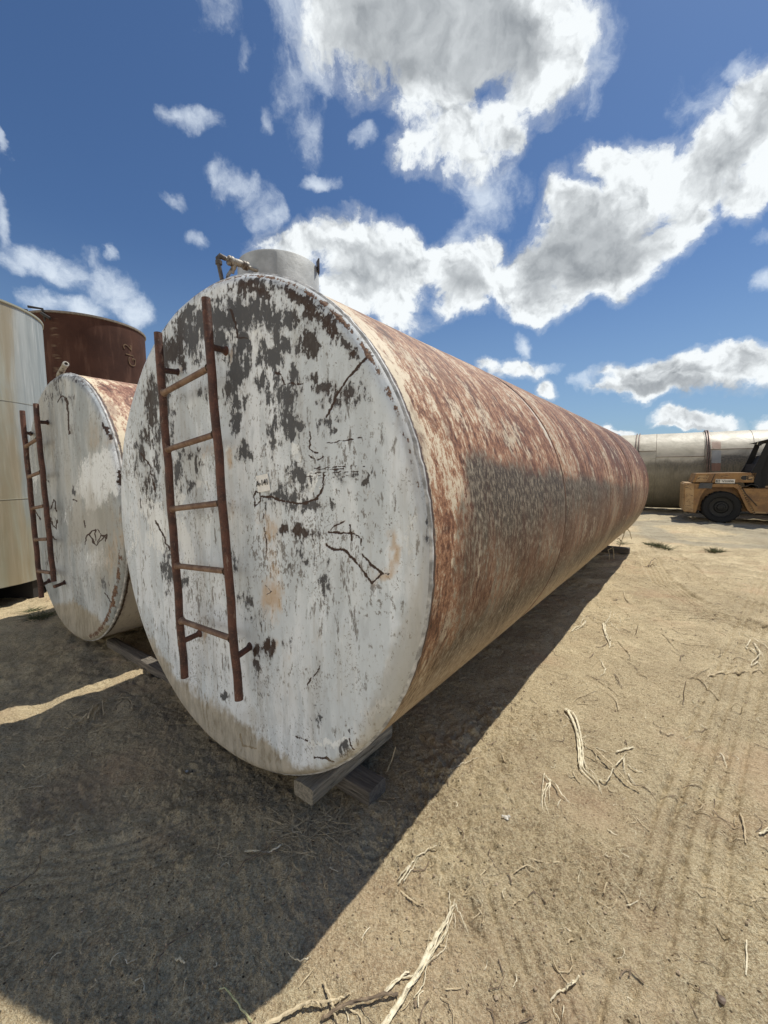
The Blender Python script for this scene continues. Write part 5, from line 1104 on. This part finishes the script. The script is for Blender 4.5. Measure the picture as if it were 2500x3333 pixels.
D('dry_stalk', 'loose loop of thin grey straw lying in the shade between the tanks', 'stalk', cc7,
  [([(700, 1310), (770, 1332), (860, 1325), (950, 1300), (1010, 1260), (1025, 1200), (1000, 1155), (940, 1132), (870, 1135), (790, 1160), (720, 1210)], .0035, .0025, .012), ([(690, 1320), (800, 1345), (920, 1310), (990, 1275), (1018, 1230)], .002, .002, .008), ([(720, 1290), (745, 1240), (800, 1190), (870, 1150), (930, 1125)], .005, .003, .014)], M_straw2)
D('dead_root', 'dark root bundle running through the straw loop between the tanks', 'root', cc7, [([(520, 1375), (600, 1320), (690, 1260), (760, 1180), (830, 1110), (930, 1060), (1040, 1015)], .007, .003, .012), ([(560, 1270), (640, 1245), (720, 1210), (760, 1160)], .004, .003, .016), ([(680, 1290), (720, 1230), (735, 1160)], .008, .003, .03), ([(800, 1250), (795, 1180), (810, 1130)], .005, .003, .03), ([(640, 1170), (760, 1120), (880, 1060)], .003, .002, .006), ([(540, 1240), (575, 1270), (600, 1270)], .004, .003, .006)], M_straw2)
D('dry_stalk', 'long straight twig lying under the straw loop', 'stalk', cc7, [([(670, 1405), (780, 1370), (900, 1330), (1010, 1275), (1100, 1190), (1155, 1115)], .003, .002, .010), ([(1170, 1165), (1240, 1130), (1320, 1105)], .0025, .002, .006), ([(340, 1455), (440, 1430), (560, 1385)], .003, .002, .006), ([(830, 1290), (835, 1330)], .0015, .001, .01), ([(850, 1280), (890, 1305)], .0015, .001, .01)], M_straw2)
D('dry_stalk', 'curled straw in front of the second tank', 'stalk', cc7, [([(450, 895), (455, 840), (480, 790), (520, 765), (555, 765)], .003, .0022, .02)], M_straw2)
D('dry_stalk', 'pale broken twig under the front of the second tank', 'stalk', cc7, [([(558, 850), (620, 825), (678, 792)], .004, .003, .012), ([(560, 850), (575, 800), (590, 775)], .003, .002, .02)], M_straw2)
D('dry_stalk', 'thin three pronged straw in the dirt before the second tank and the long timber', 'stalk', cc7, [([(860, 958), (900, 940), (940, 930)], .002, .001, .004), ([(900, 940), (915, 890)], .0015, .001, .015)], M_straw2)
D('dry_stalk', 'pale straw cut off by the left edge below the sunlit strip', 'stalk', cc7, [([(-10, 1500), (20, 1518), (50, 1528)], .0035, .0025, .004)], M_straw2)
D('dry_stalk', 'very short straw above the V shaped straw in the left shade', 'stalk', cc7, [([(170, 1638), (184, 1656), (197, 1672)], .0025, .002, .003)], M_straw2)
D('dry_stalk', 'short pale straw in the shade left of the round pit', 'stalk', cc7, [([(598, 1678), (630, 1690), (662, 1710)], .0028, .002, .003)], M_straw2)
D('dry_stalk', 'pale straw curving away from the grey timber end', 'stalk', cc8, [([(1255, 1088), (1340, 1080), (1430, 1045), (1540, 1005), (1659, 985), (1760, 1000)], .0032, .003, .012), ([(1520, 980), (1590, 1035), (1690, 1062)], .002, .0015, .006), ([(1150, 1290), (1230, 1312), (1310, 1312), (1400, 1245)], .003, .002, .006)], M_straw2)
D('dry_stalk', 'thin pale straw running toward the sun from the grey timber', 'stalk', cc8, [([(1850, 1080), (1950, 1010), (2060, 950), (2200, 920)], .002, .0015, .006), ([(1580, 830), (1620, 890)], .002, .0015, .01)], M_straw)
upright('dry_twig', 'pale stick leaning up behind the grey timber end', cc8, [[(1190, 1010), (0, 0, .0), (.03, .03, .05), (.05, .06, .10)]], .004, .003, M_straw2)
def rearxy(x, y): return gxy(1900 + x * .1808, 1700 + y * .1808)
upright('dry_twig', 'forked dead stem rising in front of the far timber', rearxy, [[(600, 560), (0, 0, 0), (.10, .05, .22), (.17, .08, .38), (.20, .08, .48)], [(600, 560), (.20, .08, .48), (.27, .08, .40), (.31, .08, .26)], [(600, 560), (.16, .08, .36), (.14, .08, .44), (.13, .08, .52)], [(600, 560), (.10, .05, .22), (.05, .05, .28), (.02, .05, .27)]], .009, .006, M_straw2)
upright('dry_twig', 'broken pale stem bent over in the shade by the far timber', rearxy, [[(545, 660), (0, 0, 0), (-.01, 0, .12), (-.03, 0, .22), (-.13, -.02, .17)], [(460, 660), (0, 0, 0), (0, 0, .1), (-.03, 0, .2)]], .007, .005, M_straw2)
D('dry_twig', 'forked dark twig on sunlit dirt right of the far timber', 'twig', rearxy, [([(1080, 815), (1160, 800), (1240, 790), (1380, 780)], .008, .005, .03), ([(1160, 798), (1240, 745), (1320, 690)], .007, .004, .08)], M_root)
def tuft_at(fn, p, label, n, L, flat=.35, spread=1.6, r=.0022):
    x, y = fn(*p); return tuft('grass_tuft', label, x, y, n, L, M_green, spread, r, 'grass tuft', .35, flat)
lf = lambda x, y: gxy(x * .2411, 1750 + y * .2411)
tuft_at(lf, (450, 975), 'small sparse green tuft on the sunlit patch by the second ladder foot', 30, .16, .6)
tuft_at(lf, (545, 1085), 'denser green tuft on the shadow line left of the second tank', 90, .24, .3)
tuft_at(rearxy, (700, 385), 'small green tuft just behind the far timber', 40, .22, .35)
tuft_at(rearxy, (1330, 450), 'wide green tuft on dirt in front of the forklift', 130, .17, -.35, 3.0, .0035)
tuft_at(rearxy, (1180, 400), 'thin green sprigs left of the wide tuft', 40, .2, .3, 1.4, .003)
tuft_at(rearxy, (1500, 480), 'low green sprigs right of the wide tuft', 44, .22, .3, 1.4, .003)
tuft_at(cr4, (1180, 1375), 'separate green tuft below the forklift wheel', 120, .17, -.35, 2.6, .0035)

# loose straw litter, clods
def litter():
    def scatter(n, seed, lmin, lmax, wmin, wmax, right, name, m_, label, cat):
        random.seed(seed); mb = MB()
        for i in range(n):
            u_ = random.random(); r = .95 + 8 * u_ ** 1.5; a = R_(random.uniform(-48, 50)); x, y = r * math.sin(a), r * math.cos(a)
            if random.random() < right: x = abs(x)
            if r < 2.6 and random.random() < .35: continue
            l = random.uniform(lmin, lmax) * (.7 + r * .16); b = random.uniform(0, 6.28); w = random.uniform(wmin, wmax) * (1 + r * .15); P = []
            cv = random.uniform(-1.6, 1.6); kk = random.choice((4, 5, 6))
            for k in range(kk):
                t_ = k / (kk - 1) - .5; P.append((x + l * t_ * math.cos(b + cv * t_) + random.gauss(0, l * .03), y + l * t_ * math.sin(b + cv * t_) + random.gauss(0, l * .03)))
            zz = ground_h([p[0] for p in P], [p[1] for p in P]); P = [(p[0], p[1], zz[j] + w * 1.1 + .001 + random.uniform(0, .004)) for j, p in enumerate(P)]
            mb.tube(P, [w * random.uniform(.5, 1.2) for _ in P], 4, squash=.5)
        o = mb.build(name, m_, None, smooth=False); tag(o, label, cat, kind='stuff')
    scatter(620, 5, .012, .06, .0007, .0017, .45, 'straw_litter', M_straw, 'tiny bits of pale straw scattered over the dirt', 'straw')
    scatter(420, 9, .03, .15, .0008, .0022, .75, 'twig_litter', M_straw2, 'thin tan twig and root scraps scattered over the dirt', 'twigs')
    scatter(300, 12, .02, .12, .0008, .0024, .7, 'dark_twig_litter', M_root, 'thin dark twig and root scraps scattered over the dirt', 'twigs')
    n = 5200; rng = np.random.RandomState(4)
    r = .9 + 8 * rng.rand(n) ** 1.5; a = np.radians(rng.uniform(-50, 52, n)); x = r * np.sin(a); y = r * np.cos(a)
    keep = fbm(x * 1.1 + 30, y * 1.1, 2) + rng.rand(n) * .8 > .25
    x, y, r = x[keep], y[keep], r[keep]; z = ground_h(x, y); mb = MB()
    ico = [(0, 0, 1), (.9, 0, .2), (.28, .85, .25), (-.72, .53, .2), (-.72, -.53, .22), (.28, -.85, .2), (0, 0, -1)]
    fs = [(0, 1, 2), (0, 2, 3), (0, 3, 4), (0, 4, 5), (0, 5, 1), (6, 2, 1), (6, 3, 2), (6, 4, 3), (6, 5, 4), (6, 1, 5)]
    for i in range(len(x)):
        s_ = (.0018 + .0045 * rng.rand() ** 4) * (1 + r[i] * .12); q = rng.uniform(.7, 1.3, (7, 3)); th = rng.rand() * 6.28; c_, s2 = math.cos(th), math.sin(th)
        mb.add([(x[i] + s_ * (v[0] * q[j][0] * c_ - v[1] * q[j][1] * s2), y[i] + s_ * (v[0] * q[j][0] * s2 + v[1] * q[j][1] * c_), z[i] + s_ * .3 + s_ * .8 * v[2] * q[j][2]) for j, v in enumerate(ico)], fs)
    def cm(g):
        o = g.obj(); a = g.noise(o, 30, 2); c = g.mix(g.ss(a, .35, .65), (.20, .145, .095), (.42, .33, .225)); return {'Base Color': c, 'Roughness': .95}
    o = mb.build('dirt_clods', mat('clod_dirt', cm), None, smooth=False); tag(o, 'small crumbs and clods of dirt lying on the sand', 'dirt', kind='stuff')
litter()
x, y = gxy(608, 2500); mb = MB(); mb.lathe([(.001, .006), (.006, .005), (.009, 0), (.006, -.005), (.001, -.006)], (0, 0, 0), (0, .3, 1), 10); o = mb.build('white_pebble', simple('white_stone', (.7, .68, .64)), None); o.location = (x, y, gz(x, y) + .004); tag(o, 'single white pebble in a small round pit below the ladder', 'pebble')
x, y = cbr(526, 232); mb = MB()
for dx, dy, s_ in ((0, 0, .012), (.015, .006, .008), (-.012, .008, .007), (.004, -.01, .006)): mb.lathe([(.0005, s_ * .7), (s_ * .7, s_ * .5), (s_, 0), (s_ * .6, -s_ * .4)], (dx, dy, 0), (dx * 10, .2, 1), 8)
o = mb.build('white_stone', simple('chalky_stone', (.6, .56, .48)), None); o.location = (x, y, gz(x, y) + .004); tag(o, 'little crumbly white stone on the sunlit dirt below the drooping strands', 'stone')
x, y = cbr(1462, 990); mb = MB(); mb.lathe([(.0005, .008), (.010, .006), (.015, 0), (.009, -.006)], (0, 0, 0), (.1, .2, 1), 12); o = mb.build('dark_pebble', simple('brown_stone', (.14, .10, .07)), None); o.location = (x, y, gz(x, y) + .003); tag(o, 'smooth dark brown pebble near the bottom right corner', 'pebble')
